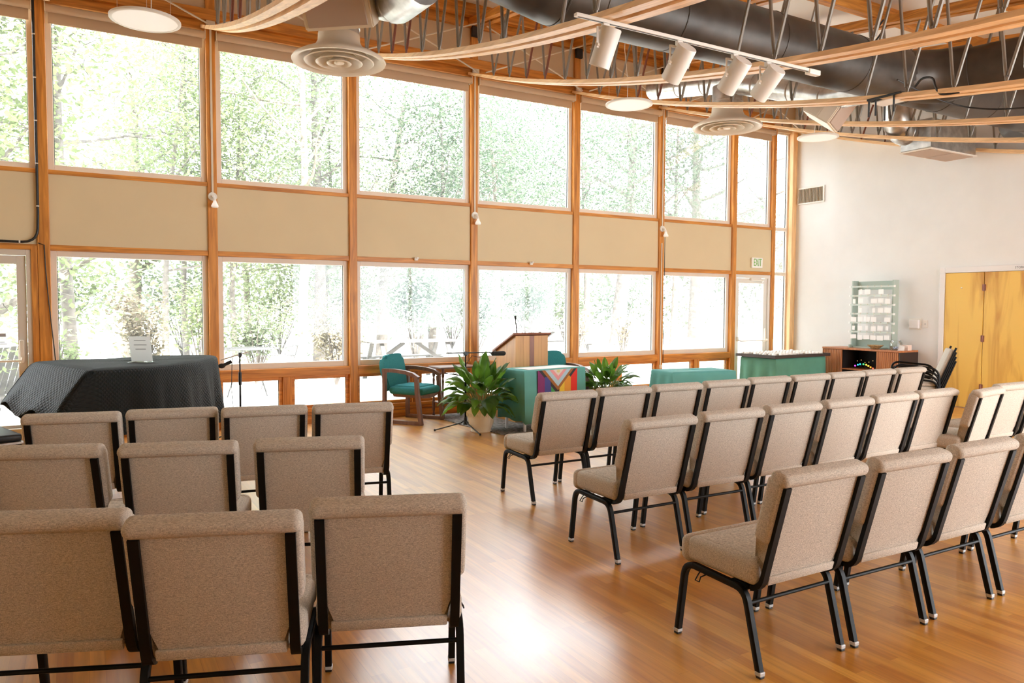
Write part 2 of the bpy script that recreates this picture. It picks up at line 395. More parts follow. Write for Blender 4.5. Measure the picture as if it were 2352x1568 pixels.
# ceiling: white boards following the slope
def slab(x0,x1,y0,y1,off,th):
    b = MB(); P = [(x0,y0,zt(y0)+off),(x1,y0,zt(y0)+off),(x1,y1,zt(y1)+off),(x0,y1,zt(y1)+off)]
    b.poly(P, th, (0,0,1)); return b
struct(slab(XL-.1,XR+.1,YB-.2,9.75,.26,.15).build('ceiling', M['ceil']))
n = 0
for yy in (9.40,8.2,7.0,5.72,4.5,3.3,2.1,.9):
    b = MB(); b.box(((XL+XR)/2,yy,zt(yy)+.175),(XR-XL,.09,.165))
    o = b.build('ceiling_purlin', M['amberX']); tag(o, ['amber ceiling purlin right above the window wall','second amber ceiling purlin from the window wall','third amber ceiling purlin from the window wall','amber ceiling purlin above the far side of the main duct','amber ceiling purlin above the near side of the main duct','amber ceiling purlin above the row of white spotlights','amber ceiling purlin on the camera side of the spotlights','amber ceiling purlin nearest the camera'][n], 'beam', 'ceiling purlins'); n += 1
# posts of the window wall
PX = [-2.05,-.335,1.372,3.081,4.843,6.593,8.293,9.955]
tn = 1
for i,x in enumerate(PX):
    b = MB(); wd = .105 if i != 1 else .115
    b.b2(x-wd/2,x+wd/2,YW,YW+.16,0,5.45,.006)
    if i == 1: b.b2(x-wd/2-.062,x-wd/2-.002,YW+.01,YW+.16,0,2.12,.004)
    struct(b.build('trim_%d'%tn, M['amberZ'])); tn += 1
b = MB(); b.b2(10.912,11.0,YW+.01,YW+.16,0,4.75,.005); struct(b.build('trim_%d'%tn, M['amberZ'])); tn += 1
b = MB(); b.b2(11.385,11.5,YW-.03,YW+.16,0,4.75,.005); struct(b.build('trim_%d'%tn, M['pineZ'])); tn += 1
edges = PX+[10.956]
def bays():
    for i in range(len(edges)-1): yield i, edges[i]+.0525, edges[i+1]-(.0525 if i < 7 else .045)
# rails
for i,x0,x1 in bays():
    b = MB()
    b.b2(x0,x1,YW+.015,YW+.14,2.078,2.138,.004); b.b2(x0,x1,YW+.015,YW+.14,2.895,2.942,.004)
    if i not in (0,7):
        b.b2(x0,x1,YW+.0,YW+.14,.60,.708,.005); b.b2(x0,x1,YW-.02,YW+.14,.0,.092,.004)
        b.b2(x0,x1,YW+.0,YW+.14,.094,.128,.004); b.b2(x0,x1,YW+.012,YW+.14,.13,.18,.004)
    b.b2(x0,x1,YW+.005,YW+.14,4.70,4.80,.004)
    struct(b.build('trim_%d'%tn, M['amberX'])); tn += 1
b = MB(); b.b2(XL,10.95,YW-.05,YW+.04,4.80,4.93,.004); struct(b.build('trim_%d'%tn, M['amberX'])); tn += 1
b = MB(); b.b2(XL,XR,YW-.02,YW+.1,5.37,5.55,.004); struct(b.build('trim_%d'%tn, M['amberX'])); tn += 1
# beige bands and the gable boards above the windows
b = MB(); g = MB()
for i,x0,x1 in bays():
    b.b2(x0,x1,YW+.03,YW+.12,2.138,2.895); g.b2(x0,x1,YW+.04,YW+.12,4.80,5.75)
b.b2(XL,-2.1,YW+.03,YW+.12,0,4.8); g.b2(XL,-2.1,YW+.04,YW+.12,4.8,5.75); g.b2(10.9,XR,YW+.04,YW+.12,4.68,5.75)
struct(b.build('wall_back', M['beige'])); struct(g.build('wall_gable', M['beige_hi']))
# windows
wn = [1]
def window(x0,x1,z0,z1,fw_=.062,mat='frame',y=YW+.07,dep=.07,fwb=None):
    fwb = fwb or fw_
    b = MB(); b.b2(x0,x0+fw_,y,y+dep,z0,z1,.004); b.b2(x1-fw_,x1,y,y+dep,z0,z1,.004)
    b.b2(x0+fw_,x1-fw_,y+.001,y+dep-.001,z1-fw_,z1,.004); b.b2(x0+fw_,x1-fw_,y+.001,y+dep-.001,z0,z0+fwb,.004)
    o = b.build('window_%d'%wn[0], M[mat]); struct(o); wn[0] += 1
    gk = MB(); a,c = x0+fw_,x1-fw_
    for q in ((a,a+.006,z0+fwb,z1-fw_),(c-.006,c,z0+fwb,z1-fw_)): gk.b2(q[0],q[1],y+dep*.4,y+dep*.4+.012,q[2],q[3])
    gk.build('gasket', M['gasket'], o)
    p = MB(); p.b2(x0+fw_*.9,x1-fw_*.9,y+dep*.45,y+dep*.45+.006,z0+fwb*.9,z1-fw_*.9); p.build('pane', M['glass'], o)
    return o
for i,x0,x1 in bays():
    window(x0,x1,2.942,4.70)
    if i not in (0,7):
        window(x0,x1,.708,2.078,fwb=.07)
        xm = (x0+x1)/2; b = MB(); b.b2(xm-.055,xm+.055,YW+.02,YW+.14,.18,.60,.004); struct(b.build('trim_%d'%tn, M['amberZ'])); tn += 1
        for a,c in ((x0,xm-.055),(xm+.055,x1)): window(a,c,.18,.60,.042,'amberX',YW+.05,.06)
window(11.0,11.385,2.11,2.93,.032); window(11.0,11.385,2.93,4.68,.032); window(11.0,11.385,.02,2.11,.032)
# doors in the window wall
def glass_door(name, x0, x1, zt_, hinge_left, mat='greydoor'):
    b = MB(); y = YW+.06
    b.b2(x0,x0+.05,y-.03,y+.09,0,zt_,.004); b.b2(x1-.05,x1,y-.03,y+.09,0,zt_,.004); b.b2(x0+.05,x1-.05,y-.03,y+.09,zt_-.06,zt_,.004)
    b.b2(x0,x1,y-.06,y+.1,0,.02)
    o = b.build(name, M[mat]); struct(o)
    a,c = x0+.055,x1-.055
    l = MB(); l.b2(a,a+.085,y,y+.045,.025,zt_-.065,.004); l.b2(c-.085,c,y,y+.045,.025,zt_-.065,.004)
    l.b2(a+.085,c-.085,y,y+.045,zt_-.155,zt_-.065,.004); l.b2(a+.085,c-.085,y,y+.045,.025,.20,.004)
    lf = l.build('door_leaf', M[mat], o)
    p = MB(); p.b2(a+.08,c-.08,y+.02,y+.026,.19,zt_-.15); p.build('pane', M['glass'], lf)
    bar = MB(); hs = c-.05 if hinge_left else a+.05; fs = a+.05 if hinge_left else c-.05
    bar.box((hs,y-.02,.99),(.045,.04,.25),.012); bar.box((fs,y-.02,.93),(.04,.035,.08),.01)
    bar.tube([(hs,y-.03,.93),(hs,y-.09,.895),(fs,y-.09,.895),(fs,y-.03,.92)],.011)
    bar.build('push_bar', M['frame'], lf)
    return o, y, a, c
d1,y1,a1,c1 = glass_door('door_1',-1.9975,-.452,2.078,True)
d2,y2,a2,c2 = glass_door('door_2',10.0075,10.911,2.078,True,'white')
b = MB(); b.box((10.53,y2-.03,2.0),(.26,.05,.055),.008); b.tube([(10.45,y2-.05,1.985),(10.60,y2-.15,1.975),(10.72,y2-.02,1.95)],.008); b.build('door_closer', M['white'], d2)
# threshold panel at the foot of the left door
b = MB(); b.b2(-1.99,-.46,YW-.02,YW+.028,0,.17,.004); struct(b.build('baseboard_left', M['greydoor']))
# storage doors in the right wall
o = MB(); y0,y1_ = 4.86,6.665
o.b2(XR-.035,XR,y1_,y1_+.075,0,2.115,.004); o.b2(XR-.035,XR,y0-.075,y0,0,2.115,.004); o.b2(XR-.035,XR,y0,y1_,2.03,2.115,.004)
d3 = o.build('door_3', M['trimwhite']); struct(d3)
for k,(ya,yb) in enumerate(((6.095,6.66),(5.50,6.085),(4.865,5.49))):
    b = MB(); b.b2(XR-.02,XR-.002,ya,yb,.01,2.025,.003); lf = b.build('door_leaf', M['birch'], d3)
    if k == 0:
        h = MB()
        for z in (1.80,1.05,.33): h.cyl((XR-.03,6.09,z-.05),(XR-.03,6.09,z+.05),.010,seg=10); h.b2(XR-.026,XR-.02,6.065,6.115,z-.045,z+.045)
        h.build('hinge', M['lectdark'], lf)
        kb = MB(); kb.ball((XR-.03,6.41,1.80),.011,2); kb.build('peg', M['white'], lf)
# wood trim along the right wall, following the last truss: built with the trusses below
b = MB(); b.b2(XR-.015,XR,7.0,9.45,0,.09,.003); struct(b.build('baseboard_right', M['amberY']))
# ================================================================== ROOF TRUSSES
def make_truss(label):
    t = thing('roof_truss', label, 'truss', (PX[2],YW,0), 0, 'parallel timber and steel roof trusses')
    ys = [9.49-YW-i*.3 for i in range(44)]
    def curve(fz, off): return [(0,y,fz(y+YW)+off) for y in ys]
    for s in (-1,1):
        b = MB(); b.bar([(s*.069,p[1],p[2]) for p in curve(zb,.019)], .085, .038, (0,0,1)); b.build('bottom_chord', M['pineY'], t)
        b = MB(); b.bar([(s*.069,p[1],p[2]) for p in curve(zt,.045)], .085, .09, (0,0,1)); b.build('top_chord', M['amberY'], t)
    bot = [8.95-.4285*k for k in range(21)]
    for k,y in enumerate(bot):
        for dy in (.12,-.335):
            yt = y+dy
            p0 = Vector((0,y-YW,zb(y)+(.045 if k%2 else .025))); p1 = Vector((0,min(yt,9.4)-YW,zt(yt)+.03))
            # leave the bay open where the main duct runs through
            hit = False
            for q in range(11):
                pp = p0.lerp(p1,q/10)
                if (pp.y+YW-5.0)**2+(pp.z-3.97)**2 < .305**2: hit = True
            if hit: continue
            d = (p1-p0).normalized(); b = MB()
            b.tube([p0,p0+d*.07],.009,6); b.tube([p0+d*.06,p0+d*.12,p1-d*.1,p1-d*.04],.0145,8); b.tube([p1-d*.05,p1],.009,6)
            b.build('web', M['rust' if (k in (2,3) and dy < 0) else 'tube'], t)
    b = MB(); b.box((0,-.03,zb(9.47)+.12),(.10,.03,.16),.004); b.build('foot_plate', M['offwhite'], t); b = MB(); b.box((0,-.02,zt(9.47)-.08),(.12,.05,.14),.004); b.build('top_plate', M['dark_in'], t)
    return t
tl = ['curved timber roof truss over the second window post, left of the large near speaker box',
      'curved timber roof truss resting over the third window post, just right of the large diffuser',
      'curved timber roof truss passing above the front spotlights to the fourth window post',
      'curved timber roof truss passing under the short track end, over the fifth window post',
      'curved timber roof truss carrying the black bracket, in front of the far speaker box',
      'curved timber roof truss over the window post left of the exit door']
t0 = make_truss(tl[0])
trs = [t0]
for i,x in enumerate(PX[3:8]): trs.append(copy_tree(t0, tl[i+1], (x,YW,0), 0))
copy_tree(t0, 'roof truss at the upper left corner over the wide first window post', (PX[1],YW,0), 0)
copy_tree(t0, 'last curved roof truss lying along the top of the white right wall', (XR-.12,YW,0), 0)
# labels that hold for what each truss carries
trs[1]['label'] = 'curved roof truss ending just right of the near ceiling diffuser, carrying the track left end'
trs[2]['label'] = 'curved roof truss whose lower chord carries the right end of the spotlight track'
trs[3]['label'] = 'curved roof truss crossing right in front of the far ceiling diffuser, with a black bracket'
trs[4]['label'] = 'curved roof truss seen just below the far speaker box, behind the far diffuser'
trs[0]['label'] = 'curved roof truss at the window post left of the near ceiling diffuser'
# crossed brace rods along the window wall
bays_x = PX[1:8]+[XR-.12]
bl = ['first','second','third','fourth','fifth','sixth','seventh']
for i in range(7):
    xa,xb = bays_x[i],bays_x[i+1]
    b = MB(); b.tube([(xa+.08,9.30,zt(9.3)-.02),(xb-.05,9.30,zb(9.3)+.06)],.010,6)
    r_ = b.build('brace_rod', M['offwhite'])
    tag(r_, 'thin pale brace rod falling rightward, high in the %s bay of the window wall'%bl[i], 'rod', 'crossed brace rods')
    b = MB(); b.tube([(xa+.05,9.27,zb(9.3)+.06),(xb-.08,9.27,zt(9.3)-.02)],.010,6)
    tag(b.build('brace_rod', M['offwhite']), 'thin pale brace rod rising rightward, high in the %s bay of the window wall'%bl[i], 'rod', 'crossed brace rods')
# roller shades
sl_ = ['the leftmost upper window over the push-bar door','the upper window behind the hanging disc nearest the camera','the upper window partly hidden by the near diffuser','the upper window with the forked bare tree','the upper window with the plain white sky','the upper window behind the middle hanging disc','the upper window behind the far diffuser','the narrow upper window over the exit door']
for i,x0,x1 in bays():
    t = thing('roller_shade','rolled up tan roller shade over '+sl_[i],'shade',((x0+x1)/2,YW,4.64),0,'roller shades')
    h = (x1-x0)/2-.015
    b = MB(); b.cyl((-h,-.005,0),(h,-.005,0),.042,seg=16); b.build('roller', M['shade'], t, smooth=True)
    b = MB(); b.b2(-h+.02,h-.02,.030,.034,-.135,.0); b.b2(-h+.02,h-.02,.024,.04,-.15,-.13,.004); b.build('shade_cloth', M['shade'], t)
    for q in (-1,1):
        b = MB(); b.box((q*(h+.006),.0,0),(.01,.09,.1),.003); b.build('bracket', M['offwhite'], t)
# ================================================================== DUCTS
t = thing('main_duct','big dull spiral air duct running through the trusses toward the right wall','duct',(7.0,5.0,3.97))
b = MB(); b.tube([(-6.4,-.75,.22),(-5.4,-.42,.16),(-4.5,-.12,.07),(-3.8,0,0),(3.5,0,0),(3.85,.12,.02),(4.0,.5,.05)],.272,28)
b.build('pipe', M['ductwrap'], t, smooth=True, angle=50)
for k,x in enumerate((-3.75,-3.4,-2.6,-1.4,-.2,.72,1.35,2.2,3.2)):
    b = MB(); b.lathe([(.273,-.012),(.279,-.006),(.279,.006),(.273,.012)],(x,0,0),28,Matrix.Rotation(PI/2,4,'Y'),False); b.build('seam_ring', M['ductwrap'], t, smooth=True)
t = thing('branch_duct','shiny grey air duct branching off the main duct toward the right edge','duct',(7.95,5.0,3.97))
b = MB(); b.tube([(0,-.02,0),(.28,-.85,.02),(.62,-2.0,.03),(1.0,-3.4,.03)],.23,24); b.build('pipe', M['ductwrap'], t, smooth=True, angle=50)
b = MB(); b.tube([(-.5,0,0),(-.2,-.04,0),(.07,-.22,0),(.16,-.5,.01)],.262,24); b.build('wye', M['ductwrap'], t, smooth=True, angle=50)
for f in (.4,.62,.84,1.1,1.5): 
    p = Vector((.28,-.85,.02)).lerp(Vector((1.0,-3.4,.03)),f-.35); b = MB()
    d = Vector((.28,-1,0)).to_track_quat('Z','Y').to_matrix().to_4x4()
    b.lathe([(.231,-.012),(.238,0),(.231,.012)],p,24,d,False); b.build('seam_ring', M['galv'], t, smooth=True)
def lateral(x, label, ya=8.75):
    t = thing('side_duct',label,'duct',(x,5.2,3.86),0)
    b = MB(); b.tube([(0,0,0),(0,.5,.03),(0,1.3,.34),(0,2.05,.60),(0,ya-5.2,.60+.26*(ya-7.25)/1.5)],.15,22); b.build('pipe', M['galv'], t, smooth=True, angle=50)
    for y,z in ((.55,.05),(1.0,.225),(1.55,.43),(2.45,.67),(2.95,.755)):
        if y > ya-5.25: continue
        d = Vector((0,1,.28)).to_track_quat('Z','Y').to_matrix().to_4x4(); b = MB()
        b.lathe([(.151,-.015),(.158,0),(.151,.015)],(0,y,z),22,d,False); b.build('seam_ring', M['galv'], t, smooth=True)
    return t
lateral(2.225,'pale galvanised side duct feeding the near round ceiling diffuser',7.42)
lateral(7.44,'galvanised side duct feeding the far round ceiling diffuser')
def diffuser(label, x):
    y,z = 7.27,3.875
    t = thing('ceiling_diffuser',label,'air diffuser',(x,y,z),0,'round air diffusers')
    b = MB(); b.lathe([(.196,.165),(.196,.52)],(0,0,0),32,None,False); b.lathe([(.197,.30),(.203,.305),(.203,.325),(.197,.33)],(0,0,0),32,None,False); b.build('neck', M['galv'], t, smooth=True)
    b = MB(); b.lathe([(.199,.245),(.202,.18),(.228,.13),(.30,.08),(.385,.045),(.44,.012),(.45,-.004),(.445,-.02),(.405,-.014),(.37,.02),(.33,.05),(.25,.09),(.17,.16)],(0,0,0),40,None,False); b.build('bell', M['offwhite'], t, smooth=True, angle=60)
    for r_,zz in ((.335,-.012),(.225,-.020),(.12,-.026)):
        b = MB(); b.lathe([(r_,zz),(r_-.008,zz-.008),(r_-.04,zz+.03),(r_-.07,zz+.07),(r_-.073,zz+.067),(r_-.043,zz+.038),(r_-.012,zz+.006),(r_,zz)],(0,0,0),40,None,False); b.build('cone_ring', M['offwhite'], t, smooth=True, angle=60)
    b = MB(); b.lathe([(0.0001,-.03),(.045,-.028),(.05,-.02),(.03,.03),(.0001,.03)],(0,0,0),24,None,False); b.build('core', M['offwhite'], t, smooth=True)
    b = MB(); b.lathe([(.0001,.14),(.17,.145)],(0,0,0),24,None,False); b.build('throat', M['black'], t)
    return t
diffuser('large round cream ceiling diffuser below the near speaker box',2.225)
diffuser('round cream ceiling diffuser hanging in front of the window left of the exit door',7.44)
# hanging disc lights
for lab,x in (('white hanging disc light nearest the camera, at the upper left',.52),('white hanging disc light in the middle, above the sixth upper window',5.72),('white hanging disc light farthest away, above the corner by the right wall',9.12)):
    t = thing('disc_light',lab,'ceiling light',(x,7.17,3.90),0,'hanging disc lights')
    b = MB(); b.lathe([(.0001,.022),(.268,.022),(.279,.016),(.279,.0),(.27,-.004),(.252,-.004),(.252,.002)],(0,0,0),48,None,False); b.build('rim', M['white'], t, smooth=True)
    b = MB(); b.lathe([(.0001,-.001),(.252,-.001)],(0,0,0),48,None,False); b.build('diffuser', M['lightdisc'], t)
    for k in range(3):
        a = .5+k*2*PI/3; b = MB(); b.tube([(.24*math.cos(a),.24*math.sin(a),.02),(.24*math.cos(a),.24*math.sin(a),zt(7.17)-3.90+.02)],.0018,5); b.build('wire', M['offwhite'], t)
    b = MB(); b.tube([(.05,.1,.022),(.06,.1,.3),(.02,.12,.7),(.03,.1,zt(7.17)-3.88)],.004,6); b.build('power_cord', M['white'], t)
    b = MB(); b.box((.17,-.12,.035),(.035,.03,.03),.004); b.build('clip', M['steel'], t)
# speaker boxes
def speaker(label, loc, rot):
    t = thing('speaker_box',label,'speaker',loc,0,'speaker boxes'); t.rotation_euler = rot
    b = MB(); b.poly([(-.29,-.17,-.20),(.29,-.17,-.20),(.29,-.17,.20),(-.29,-.17,.20)],.001,(0,1,0)); b = MB()
    prof = [(-.29,-.17),(.29,-.17),(.29,-.02),(.19,.20),(-.19,.20),(-.29,-.02)]
    b.poly([(p[0],p[1],-.20) for p in prof],.40,(0,0,1))
    bmesh.ops.bevel(b.bm, geom=list(b.bm.edges), offset=.012, segments=2, affect='EDGES')
    b.build('cabinet', M['offwhite'], t)
    b = MB(); b.box((0,-.176,0),(.50,.02,.345),.006); b.build('grille', M['grillecloth'], t)
    b = MB(); b.cyl((.2,.095,.02),(.215,.105,.02),.016); b.cyl((-.12,.05,.2),(-.12,.05,1.0),.01,seg=8); b.cyl((.12,.05,.2),(.12,.05,1.0),.01,seg=8); b.build('hanger', M['black'], t)
speaker('large cream speaker box hanging above the near ceiling diffuser',(1.86,6.02,3.965),(math.radians(34),0,math.radians(-40)))
speaker('small looking cream speaker box hanging above the far hanging disc light',(7.58,5.80,3.83),(math.radians(36),0,math.radians(28)))
# spotlight track
t = thing('spotlight_track','white spotlight track fixed below the ceiling trusses','track',(3.9,4.04,3.355))
b = MB(); b.box((0,0,.01),(2.24,.036,.022),.003); b.box((1.16,0,.0),(.13,.05,.04),.006); b.build('rail', M['white'], t)
b = MB(); b.box((0,-.001,-.0022),(2.2,.008,.002)); b.build('slot', M['black'], t)
hl = ['leftmost white cylinder spotlight on the ceiling track, hanging almost upright','second white cylinder spotlight from the left on the ceiling track','third white cylinder spotlight from the left on the ceiling track','rightmost white cylinder spotlight on the ceiling track']
for k,(x,ax) in enumerate(((3.02,(-.12,.42,-1)),(3.66,(.0,.95,-1)),(4.20,(.0,1.0,-1)),(4.55,(.02,1.15,-1)))):
    t = thing('spotlight',hl[k],'spotlight',(x,4.04,3.353),0,'spotlights on the track')
    a = Vector(ax).normalized(); c = Vector((0,0,-.155)); q = a.to_track_quat('Z','Y').to_matrix().to_4x4()
    b = MB(); b.lathe([(.0001,-.125),(.066,-.125),(.070,-.118),(.070,.125),(.064,.125),(.060,.10),(.0001,.09)],c,32,q,False); b.build('can', M['white'], t, smooth=True, angle=40)
    b = MB(); side = a.cross(Vector((0,0,1))); side = Vector((1,0,0)) if side.length < .3 else side.normalized()
    if side.x < 0: side = -side
    p = side*.082
    b.bar([c-p+Vector((0,0,-.02)),c-p+Vector((0,0,.115)),Vector((0,0,-.045))-p*.9,Vector((0,0,-.045))+p*.9,c+p+Vector((0,0,.115)),c+p+Vector((0,0,-.02))],.016,.005)
    b.build('yoke', M['white'], t)
    b = MB(); b.box((0,0,-.021),(.05,.03,.042),.004); b.build('adapter', M['white'], t)
    b = MB(); b.cyl(c-p*1.12,c-p*.85,.011,seg=10); b.build('pivot', M['offwhite'], t)
    b = MB(); b.cyl(c+p*.85,c+p*1.12,.011,seg=10); b.build('pivot', M['offwhite'], t)
    b = MB(); b.tube([(0,.01,-.04),(.03,-.02,-.07),tuple(c-a*.12)],.004,6); b.build('power_cord', M['offwhite'], t)
# far return box and its round elbow at the right wall
t = thing('return_grille_box','metal return air box with a perforated grille under the trusses near the right wall','air return',(10.72,6.38,3.70))
b = MB(); b.box((0,0,.21),(1.10,.44,.40),.004); b.build('box', M['galv'], t)
b = MB(); b.box((0,0,-.004),(1.14,.47,.016),.003); b.build('rim', M['white'], t)
b = MB(); b.box((-.27,0,-.014),(.51,.40,.01)); b.box((.27,0,-.014),(.51,.40,.01)); b.build('grille', M['grillecloth'], t)
t = thing('round_elbow','bright round duct elbow above the return grille','duct elbow',(10.05,6.52,4.02))
b = MB(); b.tube([(.25,.02,-.06),(.05,.02,-.02),(-.05,.0,.04),(-.10,.0,.2),(-.11,0,.75)],.19,24); b.build('elbow', M['galv'], t, smooth=True, angle=60)
b = MB(); b.lathe([(.192,-.012),(.20,0),(.192,.012)],(.06,.02,-.02),24,Matrix.Rotation(PI/2,4,'Y'),False); b.build('seam_ring', M['galv'], t, smooth=True)
# black bracket with a small white panel on the truss, and loose cables
t = thing('projector_bracket','small black bracket with legs and white panel hung on a roof truss','bracket',(6.593,4.38,3.43))
b = MB(); b.box((0,0,.02),(.26,.34,.02),.005); b.build('plate', M['black'], t)
b = MB(); b.box((.02,.02,.0),(.2,.3,.012),.004); b.build('panel', M['white'], t)
for x,y in ((-.12,.15),(-.12,.08),(-.12,-.10),(.12,.15)):
    b = MB(); b.bar([(x,y,.02),(x,y,-.14)],.012,.012); b.build('leg', M['black'], t)
b = MB(); b.tube(spl([(6.50,4.10,3.47),(6.48,4.02,3.52),(6.48,3.93,3.50),(6.48,3.90,3.42),(6.50,3.86,3.35),(6.53,3.72,3.335)]),.010,6); tag(b.build('looped_cable', M['cable']),'black cable looped round the truss beside the black bracket','cable')
b = MB(); b.tube(spl([(7.2,4.73,3.80),(7.6,4.70,3.72),(7.95,4.60,3.63),(8.15,4.35,3.55),(8.22,3.9,3.48),(8.24,3.2,3.39),(8.24,2.4,3.30)]),.008,6); tag(b.build('hanging_cable', M['cable']),'thin black cable draped along the underside of the main duct','cable')
# black cable with clips at the left
t = thing('wall_cable','thick black cable clipped down the left post and along the top of the left door','cable',(-.41,YW-.012,2.14))
b = MB(); b.tube([(.03,.0,2.58),(.03,0,1.4),(.03,0,.35),(.025,0,.16)]+arc((.025,0,.16),(.02,0,.02),(-.12,0,.015),5)+[(-.5,0,.02),(-1.5,0,.03)],.013,8); b.build('cord', M['cable'], t)
for z in (2.2,1.75,1.3,.85,.4):
    b = MB(); b.box((.03,-.012,z),(.03,.01,.012),.002); b.build('clip', M['white'], t)
b = MB(); b.box((-.14,-.012,.018),(.014,.01,.03),.002); b.build('clip', M['white'], t)
b = MB(); b.tube([(-.385,YW-.012,2.15),(-.33,YW-.014,2.13),(-.325,YW-.014,1.9),(-.30,YW-.014,1.5),(-.26,YW-.02,1.0),(-.24,YW-.03,.7),(-.24,YW-.03,.02)],.006,6); tag(b.build('thin_cable', M['cable']),'thin dark cable hanging down the wide left post behind the piano','cable')
# bulb holders on the posts
for lab,x in (('white bulb holder on the second window post left of the near diffuser',1.372),('white bulb holder on the middle window post above the side table',4.843),('white bulb holder on the window post above the second draped table',8.293)):
    t = thing('wall_bulb',lab,'wall lamp',(x,YW-.002,2.775),0,'bare bulb holders on the posts')
    b = MB(); b.cyl((0,.0,0),(0,-.018,0),.052,.048,24); b.build('base_plate', M['white'], t, smooth=True)
    b = MB(); b.tube([(0,-.018,0),(.005,-.06,-.005),(.01,-.075,-.04),(.012,-.08,-.065)],.016,10); b.build('socket', M['white'], t, smooth=True)
    b = MB(); b.lathe([(.017,.05),(.02,.03),(.036,.0),(.042,-.018),(.036,-.03),(.0001,-.034)],(.012,-.082,-.105),20,None,False); b.build('bulb', M['lightdisc'], t, smooth=True)
    b = MB(); b.b2(-.011,.011,-.012,0,.05,1.93); b.build('conduit', M['offwhite'], t)
b = MB(); b.tube([(0,0,0),(.003,0,-.7),(-.004,0,-1.5),(-.004,0,-2.15)],.005,6)
t = thing('post_cord','thin dark cord and pale conduit running down the post above the second draped table','cord',(8.352,YW-.008,2.64)); b.build('cord', M['cable'], t)
b = MB(); b.b2(-.075,-.055,-.005,.006,-2.1,-.1); b.box((-.065,-.01,-2.13),(.05,.03,.06),.005); b.build('conduit', M['offwhite'], t)
for lab,x in (('tiny white sensor on the rail above the picnic table window',3.95),('tiny white sensor on the rail above the lectern window',5.776)):
    t = thing('sensor',lab,'sensor',(x,YW-.005,2.13),0,'white sensors on the rail')
    b = MB(); b.box((0,-.01,0),(.05,.035,.04),.008); b.box((.012,-.03,.012),(.03,.02,.03),.006); b.build('body', M['white'], t)
# exit sign
t = thing('exit_sign','white exit sign with green letters above the glass door by the right wall','exit sign',(10.525,YW+.03,2.29))
b = MB(); b.box((0,-.022,0),(.27,.04,.185),.012); b.build('housing', M['exitwhite'], t)
text('EXIT','letters',M['exitg'],t,(0,-.0445,0),(PI/2,0,0),.19,.002,.52)
# ================================================================== BANQUET CHAIRS
def rounded(mb, c, d, bev, crown=0.0, seg=4):
    n0 = len(mb.bm.verts); mb.box(c, d, bev, None, seg)
    return mb
def make_chair():
    t = thing('stacking_chair','', 'chair', (0,0,0), 0)
    # seat: padded block with a rolled front edge
    b = MB()
    b.box((0,-.005,.414),(.515,.40,.112),.032,None,4)
    b.box((0,.200,.408),(.52,.08,.126),.039,None,4)
    b.box((0,-.01,.455),(.46,.36,.04),.019,None,3)
    b.build('seat', M['fabric'], t, smooth=True, angle=50)
    # backrest: wide padded upper part, notch, narrow lower part, roll along the top
    lean = Matrix.Rotation(math.radians(14.8),3,'X')
    b = MB()
    P = [(-.208,.0),(.208,.0),(.208,.155),(.262,.195),(.263,.462),(-.263,.462),(-.262,.195),(-.208,.155)]
    b.poly([(x,-.004,z) for x,z in P], .074, (0,1,0))
    bmesh.ops.bevel(b.bm, geom=list(b.bm.edges), offset=.020, segments=3, affect='EDGES', profile=.6)
    b.box((0,.020,.463),(.526,.088,.056),.027,None,5)
    for v in b.bm.verts:
        q = lean @ v.co; v.co = q + Vector((0,-.212,.372))
    b.build('backrest', M['fabric'], t, smooth=True, angle=50)
    b = MB(); b.box((0,-.008,.015),(.405,.014,.04),.006,None,2)
    for v in b.bm.verts: v.co = lean @ v.co + Vector((0,-.212,.372))
    b.build('lower_edge', M['fabric'], t, smooth=True)
    R = .0135
    prof = [(R*.85,-R),(R,-R*.8),(R,R*.8),(R*.85,R),(-R*.85,R),(-R,R*.8),(-R,-R*.8),(-R*.85,-R)]
    for s in (-1,1):
        x = s*.252
        b = MB(); b.sweep([(x,.243,.012)]+arc((x,.205,.285),(x,.195,.345),(x,.14,.347),6),prof); l = b.build('leg', M['blackmetal'], t, smooth=True)
        c = MB(); c.box((x,.2425,.019),(.0305,.0305,.018),.004); c.build('foot_cap', M['cap'], l)
        c = MB(); c.box((x,.2435,.006),(.026,.026,.012),.003); c.build('glide', M['black'], l)
        b = MB(); b.sweep([(x,.14,.347),(x,-.10,.339)],prof); b.build('side_rail', M['blackmetal'], t, smooth=True)
        b = MB(); b.sweep(arc((x,-.10,.339),(x,-.155,.337),(x,-.168,.28),6)+[(x,-.238,.012)],prof); l = b.build('leg', M['blackmetal'], t, smooth=True)
        c = MB(); c.box((x,-.2375,.019),(.0305,.0305,.018),.004); c.build('foot_cap', M['cap'], l)
        c = MB(); c.box((x,-.239,.006),(.026,.026,.012),.003); c.build('glide', M['black'], l)
        xp = s*.228
        b = MB(); b.sweep([(xp,-.07,.346)]+arc((xp,-.15,.344),(xp,-.212,.345),(xp,-.228,.40),6)+[(xp,-.333,.795)],[(.016,-.011),(.016,.008),(.009,.013),(-.009,.013),(-.016,.008),(-.016,-.011)],upv=(0,1,0)); b.build('back_post', M['blackmetal'], t, smooth=True)
        k = MB(); xh = s*.268; k.tube([(s*.25,.10,.338),(xh,.10,.325),(xh+s*.02,.10,.30),(xh+s*.02,.075,.30),(xh+s*.012,.075,.32),(s*.25,.055,.338)],.003,6); k.build('hook', M['blackmetal'], t)
    b = MB(); b.tube([(-.25,-.172,.285),(.25,-.172,.285)],.0085,10); b.build('stretcher', M['blackmetal'], t, smooth=True)
    return t
chair0 = make_chair(); first = [True]
